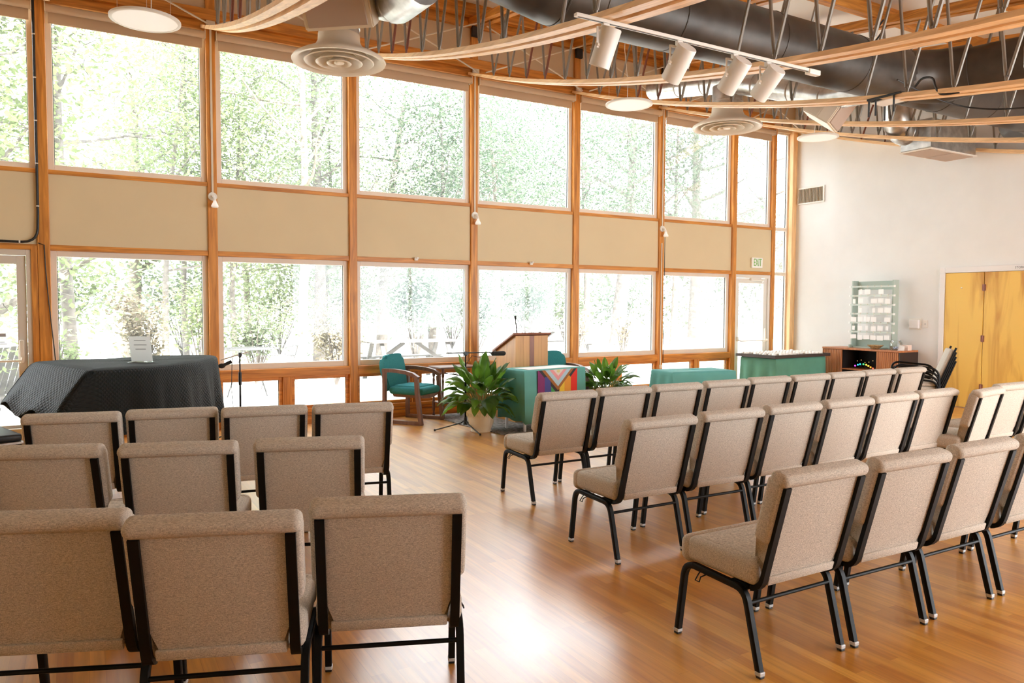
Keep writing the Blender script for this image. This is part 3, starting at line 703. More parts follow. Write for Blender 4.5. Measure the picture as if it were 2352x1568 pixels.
def chair_at(bx, by, deg, label, group):
    """bx,by: where the middle of the top of the back stands"""
    a = math.radians(deg); off = Vector((0,.335,0)); off.rotate(Matrix.Rotation(a,3,'Z'))
    loc = (bx+off.x, by+off.y, 0)
    if first[0]:
        first[0] = False; chair0.location = loc; chair0.rotation_euler = (0,0,a); chair0['label'] = label; chair0['group'] = group
    else: copy_tree(chair0, label, loc, a, group)
o_ = ['first','second','third','fourth','fifth','sixth','seventh','eighth','ninth']
GR = 'chairs in the right block'; GL = 'chairs in the left block'
for k,(x,y,a) in enumerate(((3.185,4.665,0),(3.76,4.71,-1),(4.335,4.72,-1),(4.93,4.745,-1),(5.525,4.79,-1),(6.075,4.775,0),(6.64,4.795,0),(7.205,4.825,1),(7.765,4.83,2))):
    chair_at(x,y,a,'upholstered chair, %s from the aisle, front row of the right block'%o_[k],GR)
for k,(x,y,a) in enumerate(((2.935,3.32,0),(3.53,3.34,-1),(4.13,3.37,0),(4.71,3.375,0),(5.295,3.405,0),(5.86,3.42,0),(6.33,3.27,9),(6.97,3.41,0),(7.57,3.43,0))):
    chair_at(x,y,a,'upholstered chair, %s from the aisle, middle row of the right block'%o_[k]+(', turned askew' if k == 6 else ''),GR)
for k,(x,y,a) in enumerate(((2.605,1.97,0),(3.185,1.955,-1),(3.79,1.965,0),(4.395,1.965,0),(5.0,1.97,0))):
    chair_at(x,y,a,'upholstered chair, %s from the aisle, near row of the right block'%o_[k],GR)
chair_at(1.70,.605,2,'chair showing only a backrest corner at the lower right corner of the photo',GR)
LA = ['next to the aisle','second from the aisle','third from the aisle','fourth from the aisle']
for k,(x,y,a) in enumerate(((1.535,4.745,-12),(.998,4.87,-10),(.475,5.03,-11),(-.065,5.10,-13))):
    chair_at(x,y,a,'upholstered chair %s, front row of the left block'%LA[k],GL)
for k,(x,y,a) in enumerate(((.945,3.61,-19),(.378,3.77,-17),(-.175,3.985,-21))):
    chair_at(x,y,a,'upholstered chair %s, middle row of the left block'%LA[k],GL)
for k,(x,y,a) in enumerate(((.88,2.35,-21),(.335,2.41,-20),(-.13,2.70,-22))):
    chair_at(x,y,a,'upholstered chair %s, near row of the left block'%LA[k],GL)
# ================================================================== STACKED ARM CHAIRS BY THE STORAGE DOORS
def make_armchair_stack():
    t = thing('stacked_armchair','', 'chair')
    b = MB(); b.box((0,.02,.44),(.46,.44,.05),.02,None,3); b.build('seat', M['fabric'], t, smooth=True)
    b = MB(); b.box((0,0,0),(.46,.055,.42),.025,None,3)
    for v in b.bm.verts: v.co = Matrix.Rotation(math.radians(20),3,'X') @ v.co + Vector((0,-.285,.66))
    b.build('backrest', M['fabric'], t, smooth=True)
    for s in (-1,1):
        x = s*.265
        b = MB(); b.tube([(x,.25,.0)]+arc((x,.25,.58),(x,.25,.66),(x,.17,.665),5)+arc((x,-.12,.64),(x,-.2,.63),(x,-.22,.55),5)+[(x,-.26,.0)],.0125,8); b.build('arm_frame', M['blackmetal'], t, smooth=True)
        b = MB(); b.tube([(s*.24,-.2,.43),(s*.24,-.25,.50),(s*.24,-.39,.88)],.012,8); b.build('back_post', M['blackmetal'], t, smooth=True)
    b = MB(); b.tube([(-.26,.02,.40),(.26,.02,.40)],.01,8); b.build('cross_bar', M['blackmetal'], t, smooth=True)
    return t
st0 = make_armchair_stack(); a = math.radians(36); sl2 = ['bottom','second','third','topmost']
for k in range(4):
    loc = (8.78, 5.42, .052*k); lab = 'beige black framed armchair, %s of the stack by the storage doors'%sl2[k]
    if k == 0: st0.location = loc; st0.rotation_euler = (0,0,a); st0['label'] = lab; st0['group'] = 'stacked armchairs by the storage doors'
    else: copy_tree(st0, lab, loc, a)
# ================================================================== COVERED GRAND PIANO
LD = Vector((.947,.322,0)); WD = Vector((-.322,.947,0)); P0 = Vector((.056,6.97,0)); aP = math.atan2(LD.y,LD.x)
ctrl = [(.03,.0),(.35,-.02),(.62,.05),(.95,.26),(1.25,.58),(1.48,.86),(1.56,1.06),(1.45,1.24),(1.15,1.30),(.6,1.31),(.03,1.31),(0,1.27),(0,.7),(0,.04)]
def closed_curve(ct, n):
    out = []; m = len(ct)
    for i in range(m):
        p = [Vector((*ct[(i+k-1)%m],0)) for k in range(4)]
        for j in range(n):
            t_ = j/n
            q = .5*((2*p[1])+(p[2]-p[0])*t_+(2*p[0]-5*p[1]+4*p[2]-p[3])*t_**2+(3*p[1]-p[0]-3*p[2]+p[3])*t_**3); out.append(q)
    return out
oc = closed_curve(ctrl, 9); N_ = len(oc); cen = Vector((.65,.65,0))
t = thing('grand_piano','grand piano hidden under a black quilted cover','piano',(P0.x,P0.y,0),aP)
b = MB()
inn = [cen+(p-cen)*.93 for p in oc]
b.poly([(p.x,p.y,.62) for p in inn], .31, (0,0,1)); b.build('case', M['blackmetal'], t)
b = MB(); b.box((-.01,.65,.655),(.30,1.18,.10),.01); b.build('keybed', M['blackmetal'], t)
for x,y in ((.12,.15),(.12,1.15),(1.2,.95)):
    b = MB(); b.lathe([(.05,.62),(.055,.5),(.038,.12),(.045,.09),(.03,.06)],(x,y,0),16); b.cyl((x-.02,y,.03),(x+.02,y,.03),.03); b.build('leg', M['blackmetal'], t, smooth=True)
rows = []
def nrm(i):
    d = oc[(i+1)%N_]-oc[i-1]; q = Vector((d.y,-d.x,0)); q.normalize(); return q
random.seed(4)
for f in (.02,.35,.7,.93): rows.append([(cen.x+(p.x-cen.x)*f, cen.y+(p.y-cen.y)*f, .965+.004*math.sin(p.x*7+p.y*5)) for p in oc])
def skirt(i, k):
    p = oc[i]; q = nrm(i); s = i/N_; key = max(0,min(1,(.10-p.x)/.10)) if .0 < p.y < 1.3 else 0
    key = 1 if (p.x < .035 and -.01 < p.y < 1.32) else 0
    fold = .5+.5*math.sin(i*.62)+.3*math.sin(i*1.37+1)
    if key:
        z = [.955,.93,.80,.68,.60][k] - (.0 if k < 4 else .05*math.sin(p.y*9)+.03); off = [.02,.05,.14,.23,.27][k]
        return (p.x-off, p.y*(1+.06*k/4)-.02*k/4, z+(.01*math.sin(p.y*18) if k > 2 else 0))
    hem = .36+.10*math.sin(s*19+1.2)
    if p.x > 1.3: hem = .30
    if p.x < .55 and p.y < .2: hem = .42
    z = [.955,.92,.74,.56,hem][k]; off = [.018,.03,.035,.045,.06][k] + [0,0,.018,.035,.055][k]*fold
    return (p.x+q.x*off, p.y+q.y*off, z)
for k in range(5): rows.append([skirt(i,k) for i in range(N_)])
b = MB(); R_ = rows
def uvq(i,j):
    jj = j%N_
    p = R_[i][jj]
    if i < 4: return (p[0],p[1])
    return (j*.045, p[2])
b.grid(rows, uvq, True)
cv = b.build('quilted_cover', M['quilt'], None, (P0.x,P0.y,0), aP, smooth=True, angle=75)
md = cv.modifiers.new('soft','SUBSURF'); md.levels = 1; md.render_levels = 1
md = cv.modifiers.new('thickness','SOLIDIFY'); md.thickness = .008; md.offset = 1
tag(cv,'black quilted cover draped over the grand piano','cover')
def pl(L,W,z=0): q = P0+LD*L+WD*W; return (q.x,q.y,z)
# notice in a clear holder on the piano
t = thing('notice_holder','white printed notice leaning in a clear holder on the covered piano','notice',pl(.60,.46,.975),math.radians(-24))
tilt = Matrix.Rotation(math.radians(14),3,'X')
b = MB(); b.box((0,0,.125),(.20,.006,.25),.001,None)
for v in b.bm.verts: v.co = tilt @ v.co
b.box((0,-.03,.003),(.2,.12,.004),.001); b.build('holder', M['thinglass'], t)
b = MB(); b.box((0,-.006,.128),(.185,.002,.235))
for v in b.bm.verts: v.co = tilt @ v.co
b.build('sheet', M['backlit'], t)
b = MB()
for z,wd in ((.205,.10),(.165,.11),(.125,.09)): b.box((0,-.008,z),(wd,.001,.006))
for v in b.bm.verts: v.co = tilt @ v.co
b.build('print', M['greyink'], t)
# piano bench
q = pl(-.62,.55)
t = thing('piano_bench','low black piano bench with a pale edge left of the covered piano','bench',q,aP)
b = MB(); b.box((0,0,.455),(.34,.80,.06),.02,None,3); b.build('seat_pad', M['black'], t, smooth=True)
b = MB(); b.box((0,0,.415),(.36,.82,.02),.004); b.build('rim', M['steel'], t)
for x in (-.15,.15):
    for y in (-.37,.37):
        b = MB(); b.box((x,y,.203),(.035,.035,.405),.004); b.build('leg', M['blackmetal'], t)
# ================================================================== MICROPHONE STANDS
def mic_stand(label, loc, h, b0, b1, mic, rz=0.0):
    t = thing('microphone_stand',label,'microphone stand',loc,rz)
    for k in range(3):
        a = rz+.55+k*2*PI/3; d = Vector((math.cos(a),math.sin(a),0)); l = MB()
        l.tube([Vector((0,0,.14)),d*.05+Vector((0,0,.10)),d*.36+Vector((0,0,.014))],.0075,8); lg = l.build('leg', M['black'], t, smooth=True)
        c = MB(); c.ball(d*.365+Vector((0,0,.014)),.0135,2); c.build('foot_cap', M['black'], lg)
    b = MB(); b.cyl((0,0,.08),(0,0,.17),.026,.016); b.build('hub', M['black'], t, smooth=True)
    b = MB(); b.tube([(0,0,.09),(0,0,h-.2)],.011,10); b.tube([(0,0,h-.25),(0,0,h)],.0075,8); b.build('pole', M['blackmetal'], t, smooth=True)
    b = MB(); b.cyl((0,0,h-.33),(0,0,h-.19),.017); b.build('clutch', M['black'], t, smooth=True)
    b = MB(); b.tube([b0,b1],.0065,8); b.build('boom', M['steel' if mic else 'black'], t, smooth=True)
    b = MB(); b.box((0,0,h),(.03,.045,.05),.006); b.cyl((0,-.04,h),(0,.03,h),.017); b.build('boom_joint', M['black'], t)
    return t
t = mic_stand('black microphone stand between the covered piano and the windows',(1.49,8.55,0),.955,(.09,0,.985),(-.20,-.02,.905),True)
b = MB(); b.cyl((-.17,-.02,.85),(-.09,-.01,.885),.017,.019); b.ball((-.19,-.022,.842),.03,2,(1.3,.9,.9)); b.build('microphone', M['foam'], t, smooth=True)
b = MB(); b.tube([(-.13,-.02,.90),(-.08,-.02,.93),(-.09,-.05,.86),(-.10,-.06,.6),(-.08,-.06,.3),(-.07,-.05,.01)],.0035,6); b.build('cord', M['cable'], t)
t = mic_stand('black microphone stand with level boom in front of the near peace lily',(3.96,8.0,0),.93,(-.26,-.02,.945),(.40,.14,.925),False)
b = MB(); b.tube([(.40,.14,.925),(.44,.15,.91),(.62,.20,.905)],.008,8); b.cyl((.45,.155,.908),(.63,.20,.905),.027,.03); b.ball((.635,.201,.905),.029,2); b.build('microphone', M['foam'], t, smooth=True)
b = MB(); b.tube([(.44,.15,.90),(.3,.1,.86),(.1,.03,.9),(.02,.02,.8),(.02,.01,.4),(.015,.01,.15)],.0035,6); b.build('cord', M['cable'], t)
# ================================================================== TEAL ARM CHAIRS
def teal_armchair(label, loc, rz):
    t = thing('teal_armchair',label,'armchair',loc,rz,'teal armchairs')
    b = MB(); b.box((0,.03,.415),(.49,.50,.10),.045,None,5); b.box((0,.02,.44),(.42,.40,.09),.042,None,4); b.build('seat', M['teal'], t, smooth=True, angle=60)
    b = MB(); P = []
    for k in range(25):
        a = PI*k/24; P.append((.245*abs(math.cos(a))**.55*(1 if math.cos(a) > 0 else -1), .27+.20*abs(math.sin(a))**.7))
    P += [(-.225,.0),(.225,.0)]
    b.poly([(x,0,z) for x,z in P], .075, (0,1,0))
    bmesh.ops.bevel(b.bm, geom=[e for e in b.bm.edges if abs(e.verts[0].co.y-e.verts[1].co.y) < 1e-5], offset=.026, segments=4, affect='EDGES')
    for v in b.bm.verts:
        v.co.y += -.16*v.co.x**2/.06*.25
        v.co = Matrix.Rotation(math.radians(11),3,'X') @ v.co + Vector((0,-.25,.40))
    b.build('backrest', M['teal'], t, smooth=True, angle=60)
    b = MB(); b.poly([(-.22,.25,.375),(.22,.25,.375),(.19,.25,.33),(0,.25,.31),(-.19,.25,.33)],-.42,(0,1,0)); b.build('seat_shell', M['walnut'], t)
    for s in (-1,1):
        x = s*.275
        fr = MB()
        fr.bar([(x,-.25,.0),(x,-.25,.665)],.045,.045,(0,1,0)); fr.bar([(x,.29,.0),(x,.235,.40),(x,.225,.58)],.045,.05,(0,1,0))
        fr.bar([(x,-.262,.023),(x,.305,.023)],.045,.045,(0,0,1))
        fr.build('side_frame', M['walnut'], t)
        ar = MB(); ar.bar([(x,-.275,.672),(x,-.12,.675),(x,.05,.662),(x,.17,.635),(x,.25,.59)],.055,.045,(0,0,1)); ar.build('armrest', M['walnut'], t)
    return t
teal_armchair('teal armchair with mauve wooden arms standing alone before the window',(3.71,9.03,0),math.radians(-144))
teal_armchair('second teal armchair of which only the rounded back shows behind the lectern',(5.72,8.60,0),math.radians(176))
# ================================================================== SIDE TABLE
t = thing('side_table','small dark wooden spindle leg side table between the teal armchair and peace lily','side table',(4.38,9.18,0),math.radians(4))
b = MB(); b.box((0,0,.675),(.62,.36,.022),.008,None,3); b.build('top', M['walnut'], t)
b = MB(); b.box((0,0,.20),(.52,.28,.016),.003); b.build('shelf', M['walnut'], t)
for x in (-.25,.25):
    for y in (-.13,.13):
        b = MB(); pr = [(.012,.0),(.018,.03),(.011,.06),(.018,.1),(.02,.2),(.012,.24),(.016,.27),(.011,.3),(.014,.42),(.018,.5),(.012,.53),(.02,.56),(.02,.665)]
        b.lathe(pr,(x,y,0),12); b.build('leg', M['walnut'], t, smooth=True)
b = MB()
for k in range(4): b.tube([(-.25+.01*k,-.14,.62),(-.24,-.15,.60+.005*k),(-.05+.03*k,-.15,.59-.012*k),(.1,-.14,.61)],.004,6)
tag(b.build('coiled_cord', M['cable'], None, (4.38,9.18,0)),'thin coiled cord hanging under the top of the side table','cord')
# ================================================================== RUG
b = MB(); A_ = [(4.10,9.33),(4.11,8.40),(4.24,7.46),(6.2,7.62),(6.05,9.40)]
b.poly([(x,y,.001) for x,y in A_], .011, (0,0,1)); tag(b.build('rug', M['rug']),'grey patterned rug under the lectern and the flag table','rug')
# ================================================================== POTTED PLANTS
def leaf_blade(b, base, tip_dir, L, W, droop, twist, petiole):
    """petiole from base, then a folded lanceolate blade that arches over"""
    d = Vector(tip_dir).normalized(); base = Vector(base)
    h = Vector((d.x,d.y,0)); h = h.normalized() if h.length > .01 else Vector((1,0,0)); side = Vector((-h.y,h.x,0))
    pts = []; p = base.copy(); v = d.copy(); st = (petiole+L)/14
    for i in range(15):
        pts.append(p.copy()); p = p+v*st; f = max(0,(i*st-petiole*.6)/(L+petiole*.4)); v = (v+Vector((0,0,-1))*droop*.16*f+h*droop*.05*f).normalized()
    n0 = int(14*petiole/(petiole+L)); rows = []
    for i in range(n0,15):
        u = (i-n0)/(14-n0); wd = W*.5*(math.sin(PI*min(1,u*.97+.03))**.75)*(1.15-.45*u)
        t_ = (pts[min(i+1,14)]-pts[max(i-1,0)]).normalized(); sd = (side*math.cos(twist)+t_.cross(side)*math.sin(twist)); nn = sd.cross(t_)
        wav = .006*math.sin(u*14)
        rows.append([pts[i]+sd*wd*k+nn*(abs(k)*wd*.35+wav*k) for k in (-1,-.5,0,.5,1)])
    b.grid(rows)
    return pts[:n0+2]
def peace_lily(label, loc, seed, n, R, H, pot_h, pot_r, rz=0):
    t = thing('potted_peace_lily',label,'potted plant',loc,rz); rnd = random.Random(seed)
    b = MB(); b.lathe([(.0001,.0),(pot_r*.62,.0),(pot_r*.66,.012),(pot_r*.62,.03),(pot_r*.74,pot_h*.25),(pot_r*.88,pot_h*.6),(pot_r*.93,pot_h*.84),(pot_r*.99,pot_h*.86),(pot_r*1.03,pot_h*.93),(pot_r*1.0,pot_h),(pot_r*.9,pot_h),(pot_r*.87,pot_h*.9)],(0,0,0),40,None,False)
    b.build('pot', M['pot'], t, smooth=True, angle=60)
    b = MB()
    for k in range(22):
        a = 2*PI*k/22; r_ = pot_r*.885; z = pot_h*.66
        b.tube([(r_*math.cos(a-.1),r_*math.sin(a-.1),z-.02),(r_*1.02*math.cos(a-.04),r_*1.02*math.sin(a-.04),z+.025),(r_*1.03*math.cos(a+.05),r_*1.03*math.sin(a+.05),z+.02),(r_*1.02*math.cos(a+.08),r_*1.02*math.sin(a+.08),z-.01)],.006,5)
    b.build('relief_band', M['pot'], t, smooth=True)
    b = MB(); b.lathe([(.0001,pot_h*.91),(pot_r*.88,pot_h*.90)],(0,0,0),24,None,False); b.build('soil', M['soil'], t)
    b = MB(); s = MB()
    for k in range(n):
        a = 2*PI*(k*.381966)+rnd.uniform(-.2,.2); u = (k+.5)/n
        el = math.radians(84-66*u+rnd.uniform(-8,8)); L = rnd.uniform(.21,.34)*H/.75; pet = (H*.60*rnd.uniform(.7,1.05))*(1-.40*u)
        base = (pot_r*.45*math.cos(a)*rnd.random(),pot_r*.45*math.sin(a)*rnd.random(),pot_h*.9)
        pp = leaf_blade(b, base, (math.cos(a)*math.cos(el)*R,math.sin(a)*math.cos(el)*R,math.sin(el)), L, L*rnd.uniform(.42,.56), rnd.uniform(2.4,5.2)*(.35+1.1*u), rnd.uniform(-.5,.5), pet)
        s.tube(pp,.0045,5)
    b.build('foliage', M['leaf'], t, smooth=True, angle=180); s.build('stems', M['stalk'], t, smooth=True)
    return t
peace_lily('large peace lily in a cream pot with a relief band, left of the flag table',(4.12,7.90,0),3,86,1.3,.70,.31,.19)
peace_lily('second peace lily, pot hidden behind the front row chairs, right of the lectern',(6.27,8.30,0),8,80,1.3,.60,.31,.18)
# ================================================================== TABLES WITH CLOTHS
def cloth_mesh(W_, D_, top, hem, flare=.03, folds=9, amp=.012, hem_f=None, seed=0):
    """cloth over a rectangular top: flat middle, rounded edge, pleated skirt"""
    def ring(w_, d_, z, n=20, wob=0.0, ph=0.0, flare_=0.0):
        out = []; cor = .03
        per = [(-w_/2,-d_/2),(w_/2,-d_/2),(w_/2,d_/2),(-w_/2,d_/2)]
        for s in range(4):
            a,c = per[s],per[(s+1)%4]; nx,ny = ((0,-1),(1,0),(0,1),(-1,0))[s]
            for k in range(n):
                u = k/n; e = min(1,min(u,1-u)*8); q = wob*e*math.sin(u*folds*2.1+s*1.7+ph)+flare_*(1+.6*(1-e))
                out.append((a[0]+(c[0]-a[0])*u+nx*q, a[1]+(c[1]-a[1])*u+ny*q, (z if not callable(z) else z(s,u))))
        return out
    rows = [ring(W_*f,D_*f,top) for f in (.05,.6,.97)]
    rows.append(ring(W_+.0,D_+.0,top-.002)); rows.append(ring(W_+.016,D_+.016,top-.014)); rows.append(ring(W_+.018,D_+.018,top-.05,wob=amp*.2,ph=seed))
    for f in (.35,.7): rows.append(ring(W_+.02,D_+.02,top-.05-(top-.05-hem)*f,wob=amp*(.3+f),ph=seed+f*.8,flare_=flare*f))
    hz = (lambda s,u: hem+.012*math.sin(u*7+s*2+seed)+(hem_f(s,u) if hem_f else 0))
    rows.append(ring(W_+.02,D_+.02,hz,wob=amp*1.4,ph=seed+.9,flare_=flare))
    b = MB(); b.grid(rows,None,True); return b
def table_under(t, W_, D_, top, mat):
    b = MB(); b.box((0,0,top-.02),(W_,D_,.03),.004); b.build('tabletop', M['greywood'], t)
    for x in (-1,1):
        for y in (-1,1):
            b = MB(); b.box((x*(W_/2-.05),y*(D_/2-.05),(top-.035)/2),(.03,.03,top-.035),.004); b.build('leg', mat, t)
# flag table
ft = math.radians(10.4); fc = (4.935,7.815,0)
t = thing('altar_table','narrow metal legged table under the teal cloth with the flag','table',fc,ft); table_under(t,.98,.43,.732,M['steel'])
b = cloth_mesh(1.0,.45,.742,.13,.012,6,.008,lambda s,u: -.02 if s == 0 else .02); o = b.build('tablecloth', M['tealcloth'], None, fc, ft, smooth=True, angle=70)
o.modifiers.new('thick','SOLIDIFY').thickness = .003; tag(o,'teal cloth with the rainbow chevron flag, covering the narrow table before the lectern','tablecloth')
b = MB(); b.b2(-.40,.44,-.19,.10,.7445,.7475); o = b.build('runner', M['whitep'], None, fc, ft); tag(o,'pale runner lying on top of the teal flag table','runner')
# flag: nested chevrons over vertical stripes
fm = [plain('flag_'+n_,c_,.7) for n_,c_ in (('purple',(.22,.03,.16)),('indigo',(.06,.07,.30)),('green',(.05,.35,.09)),('yellow',(.85,.62,.06)),('orange',(.80,.36,.05)),('red',(.75,.03,.02)),('black',(.03,.03,.035)),('brown',(.36,.14,.035)),('blue',(.45,.66,.78)),('pink',(.80,.36,.40)),('white',(.78,.72,.66)),('spot',(.72,.68,.30)))]
b = MB(); Wf,Hf = .66,.56; x0 = -.315
def fl(x,z,dep): return (x0+x, -.256-.0012*dep-.004*math.sin(x*17)*min(1,z*3), .735-z)
for k in range(6):
    b.mi = k; b.poly([fl(Wf*k/6,0,0),fl(Wf*(k+1)/6,0,0),fl(Wf*(k+1)/6,Hf,0),fl(Wf*k/6,Hf,0)],.001,(0,1,0))
for k,(hw,dp) in enumerate(((.318,.305),(.268,.255),(.216,.205),(.145,.135),(.088,.078))):
    b.mi = 6+k; b.poly([fl(Wf/2-hw,0,k+1),fl(Wf/2+hw,0,k+1),fl(Wf/2,dp,k+1)],.001,(0,1,0))
b.mi = 11; b.poly([fl(Wf/2+.028*math.cos(a*PI/6),.02+.018*math.sin(a*PI/6),7) for a in range(12)],.001,(0,1,0))
o = b.build('pride_flag', fm, None, fc, ft); tag(o,'rainbow flag with nested chevrons hanging on the front of the teal table','flag')
# lectern
t = thing('lectern','honey coloured wooden lectern with a dark vertical inlay and slanted top','lectern',(5.03,8.50,0),math.radians(0))
wl,dl = .49,.50
b = MB(); b.poly([(-wl/2,-dl/2,.0),(-wl/2,dl/2,.0),(-wl/2,dl/2,.90),(-wl/2,-dl/2,1.118)],.02,(1,0,0)); b.build('side_panel', M['lect'], t)
b = MB(); b.poly([(wl/2-.02,-dl/2,.0),(wl/2-.02,dl/2,.0),(wl/2-.02,dl/2,.90),(wl/2-.02,-dl/2,1.118)],.02,(1,0,0)); b.build('side_panel', M['lect'], t)
for k,(xa,xb) in enumerate(((-.245,-.13),(-.13,-.035),(.035,.14),(.14,.245))):
    b = MB(); b.b2(xa+.0005,xb-.0005,-dl/2-.018,-dl/2-.001,0,1.118,.0008); b.build('front_board', M['lect'], t)
b = MB(); b.b2(-.0345,.0345,-dl/2-.019,-dl/2-.001,0,1.118,.0008); b.build('inlay', M['lectdark'], t)
b = MB(); sl_a = math.atan2(.218,dl); b.box((0,-.0,1.024),(.57,.62,.026),.005,Matrix.Rotation(-sl_a,3,'X')); b.build('sloped_top', M['lectdark'], t)
b = MB(); b.tube([(-.02,.02,1.04),(-.03,.05,1.10),(-.05,.04,1.18),(-.10,-.02,1.30),(-.115,-.04,1.335)],.008,8); b.cyl((-.112,-.036,1.33),(-.128,-.055,1.365),.011,.014,12); b.build('gooseneck_microphone', M['foam'], t, smooth=True)
# second draped table
c2 = (6.38,6.71,0); r2_ = math.radians(-8)
t = thing('folding_table','table hidden under the plain teal cloth between plant and exit door','table',c2,r2_); table_under(t,.84,.42,.73,M['steel'])
b = cloth_mesh(.88,.44,.742,.12,.05,7,.022,None,2); o = b.build('tablecloth', M['tealcloth'], None, c2, r2_, smooth=True, angle=70)
o.modifiers.new('thick','SOLIDIFY').thickness = .003; tag(o,'plain teal cloth with rounded corners on the table right of the second peace lily','tablecloth')
# pebble table
c3 = (10.10,8.52,0); r3 = math.radians(3)
t = thing('display_table','table under a green cloth carrying the pebble tray by the glass door','table',c3,r3); table_under(t,1.24,.66,.67,M['steel'])
b = cloth_mesh(1.26,.68,.684,.03,.02,8,.03,None,5); o = b.build('tablecloth', M['greencloth'], None, c3, r3, smooth=True, angle=70)
o.modifiers.new('thick','SOLIDIFY').thickness = .003; tag(o,'green cloth under the pebble tray, falling in pale folds at its left end','tablecloth')
b = MB(); b.b2(-.71,.71,-.39,.39,.69,.715); b.b2(-.71,.71,-.39,-.375,.716,.74); b.b2(-.71,.71,.375,.39,.716,.74); b.b2(-.71,-.695,-.375,.375,.716,.74); b.b2(.695,.71,-.375,.375,.716,.74)
o = b.build('tray', M['tray'], None, c3, r3); tag(o,'wide dark edged tray full of pale pebbles on the green table','tray')
rnd = random.Random(5); pm = []
for k in range(4):
    b = MB(); b.ball((0,0,0),.034,2,(1.0,rnd.uniform(.7,.9),rnd.uniform(.5,.65)))
    for v in b.bm.verts: v.co *= 1+.08*math.sin(v.co.x*90+k)*math.cos(v.co.y*80)
    o = b.build('pebble', M['stone'], None, smooth=True); pm.append(o)
cnt = 0
for i in range(16):
    for j in range(8):
        if rnd.random() < .12: continue
        x = -.65+i*.0845+rnd.uniform(-.006,.006)+(j%2)*.03; y = -.322+j*.092+rnd.uniform(-.005,.005)
        p = Vector((x if x < .66 else .655,y,.74)); p.rotate(Matrix.Rotation(r3,3,'Z')); p += Vector(c3)
        o = pm[cnt] if cnt < 4 else pm[rnd.randrange(4)].copy()
        if cnt >= 4: C.objects.link(o)
        o.location = p; o.rotation_euler = (rnd.uniform(-.2,.2),rnd.uniform(-.2,.2),rnd.uniform(0,6)); o.scale = [rnd.uniform(1.0,1.3)]*3
        tag(o,'pale pebble among many lying on the dark edged tray','pebble','pebbles on the tray'); cnt += 1
# ================================================================== CREDENZA AND WHAT STANDS ON IT
cx_,cy_ = 11.215,7.74
t = thing('credenza','walnut credenza with ribbed sliding doors against the white right wall','cabinet',(cx_,cy_,0))
b = MB(); b.b2(-.245,.24,-.70,.70,.80,.83,.004); b.build('top', M['tambour'], t)
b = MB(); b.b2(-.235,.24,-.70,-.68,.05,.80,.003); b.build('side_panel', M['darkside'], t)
b = MB(); b.b2(-.235,.24,.68,.70,.05,.80,.003); b.build('side_panel', M['tambour'], t)
b = MB(); b.b2(.22,.24,-.68,.68,.05,.80); b.b2(-.235,.22,-.68,.68,.05,.08); b.b2(-.20,.22,-.31,-.295,.08,.80); b.b2(-.20,.22,.325,.34,.08,.80); b.build('carcass', M['dark_in'], t)
b = MB(); b.b2(-.215,.21,-.295,.325,.47,.49,.002); b.build('shelf', M['tambour'], t)
b = MB(); b.b2(-.20,.20,-.66,.66,0,.05); b.build('plinth', M['dark_in'], t)
for ya,yb in ((-.675,-.30),(.33,.675)):
    b = MB(); n_ = 11; st = (yb-ya)/n_
    for k in range(n_): b.b2(-.236,-.218,ya+k*st+.002,ya+(k+1)*st-.002,.085,.797,.006)
    b.b2(-.222,-.212,ya,yb,.085,.797); b.build('tambour_door', M['tambour'], t)
t = thing('light_string','string of small coloured lights bunched on the open credenza shelf','string lights',(cx_-.12,cy_-.02,.49))
b = MB(); pts = [(.0,.16-.02*k,.03+.02*math.sin(k*1.1)+.03*math.sin(k*.35)) for k in range(20)]; b.tube(pts,.004,5); b.build('cord', M['cable'], t)
for k,(c_,y_) in enumerate((((.5,.05,.6),.15),((.02,.35,.6),.10),((.02,.5,.5),.06),((.05,.6,.15),.0),((.8,.6,.05),-.05),((.8,.5,.05),-.09),((.8,.25,.02),-.13),((.5,.1,.05),-.17))):
    b = MB(); b.ball((-.03,y_,.05+.035*math.sin(k*.55)),.014,2); b.build('bulb', emit('bulb_colour_%d'%k,c_,.9,c_), t)
for k in range(5):
    b = MB(); b.ball((-.02,.12-.07*k,.13+.02*math.sin(k*2)),.006,1); b.build('bulb', emit('bulb_amber_%d'%k,(.8,.5,.2),.6,(.5,.3,.1)), t)
b = MB(); b.box((cx_-.05,cy_+.02,.305),(.25,.42,.008),.002,Matrix.Rotation(.10,3,'X')); tag(b.build('folder', plain('yellow_card',(.68,.52,.2),.7)),'yellow folder in the lower opening of the credenza','folder')
# card rack
t = thing('card_rack','sage green rack with hooked rails and white cards, standing on the credenza','rack',(11.27,7.69,.832))
for y in (-.36,.36):
    b = MB(); b.b2(-.07,.07,y-.012,y+.012,0,1.11,.002); b.b2(-.13,-.07,y-.01,y+.01,0,.05); b.build('side_board', M['sage'], t)
b = MB(); b.b2(.05,.068,-.348,.348,.96,1.10,.002); b.build('back_board', M['sage'], t)
b = MB(); b.b2(.05,.068,-.348,.348,.0,.14,.002); b.b2(-.06,.055,-.348,.348,.0,.018); b.build('base_board', M['sage'], t)
pegs = []
for r_ in range(6):
    z = 1.01-.149*r_
    b = MB(); b.b2(-.088,-.073,-.405,.405,z-.014,z+.014,.002); rl = b.build('rail', M['sagepale'], t)
    b = MB(); b.b2(-.089,-.072,-.408,-.385,z-.016,z+.016); b.b2(-.089,-.072,.385,.408,z-.016,z+.016); b.build('rail_end', M['whitep'], rl)
    for k in range(6):
        y = .30-.12*k; p = MB(); p.cyl((-.089,y,z+.008),(-.112,y,z+.014),.0045,seg=8); p.build('peg', M['offwhite'], rl)
cards = ['011010','110111','010111','111101','111111','111111']
rn = ['top','second','third','fourth','fifth','bottom']; kn = ['leftmost','second','third','fourth','fifth','rightmost']
rnd = random.Random(2)
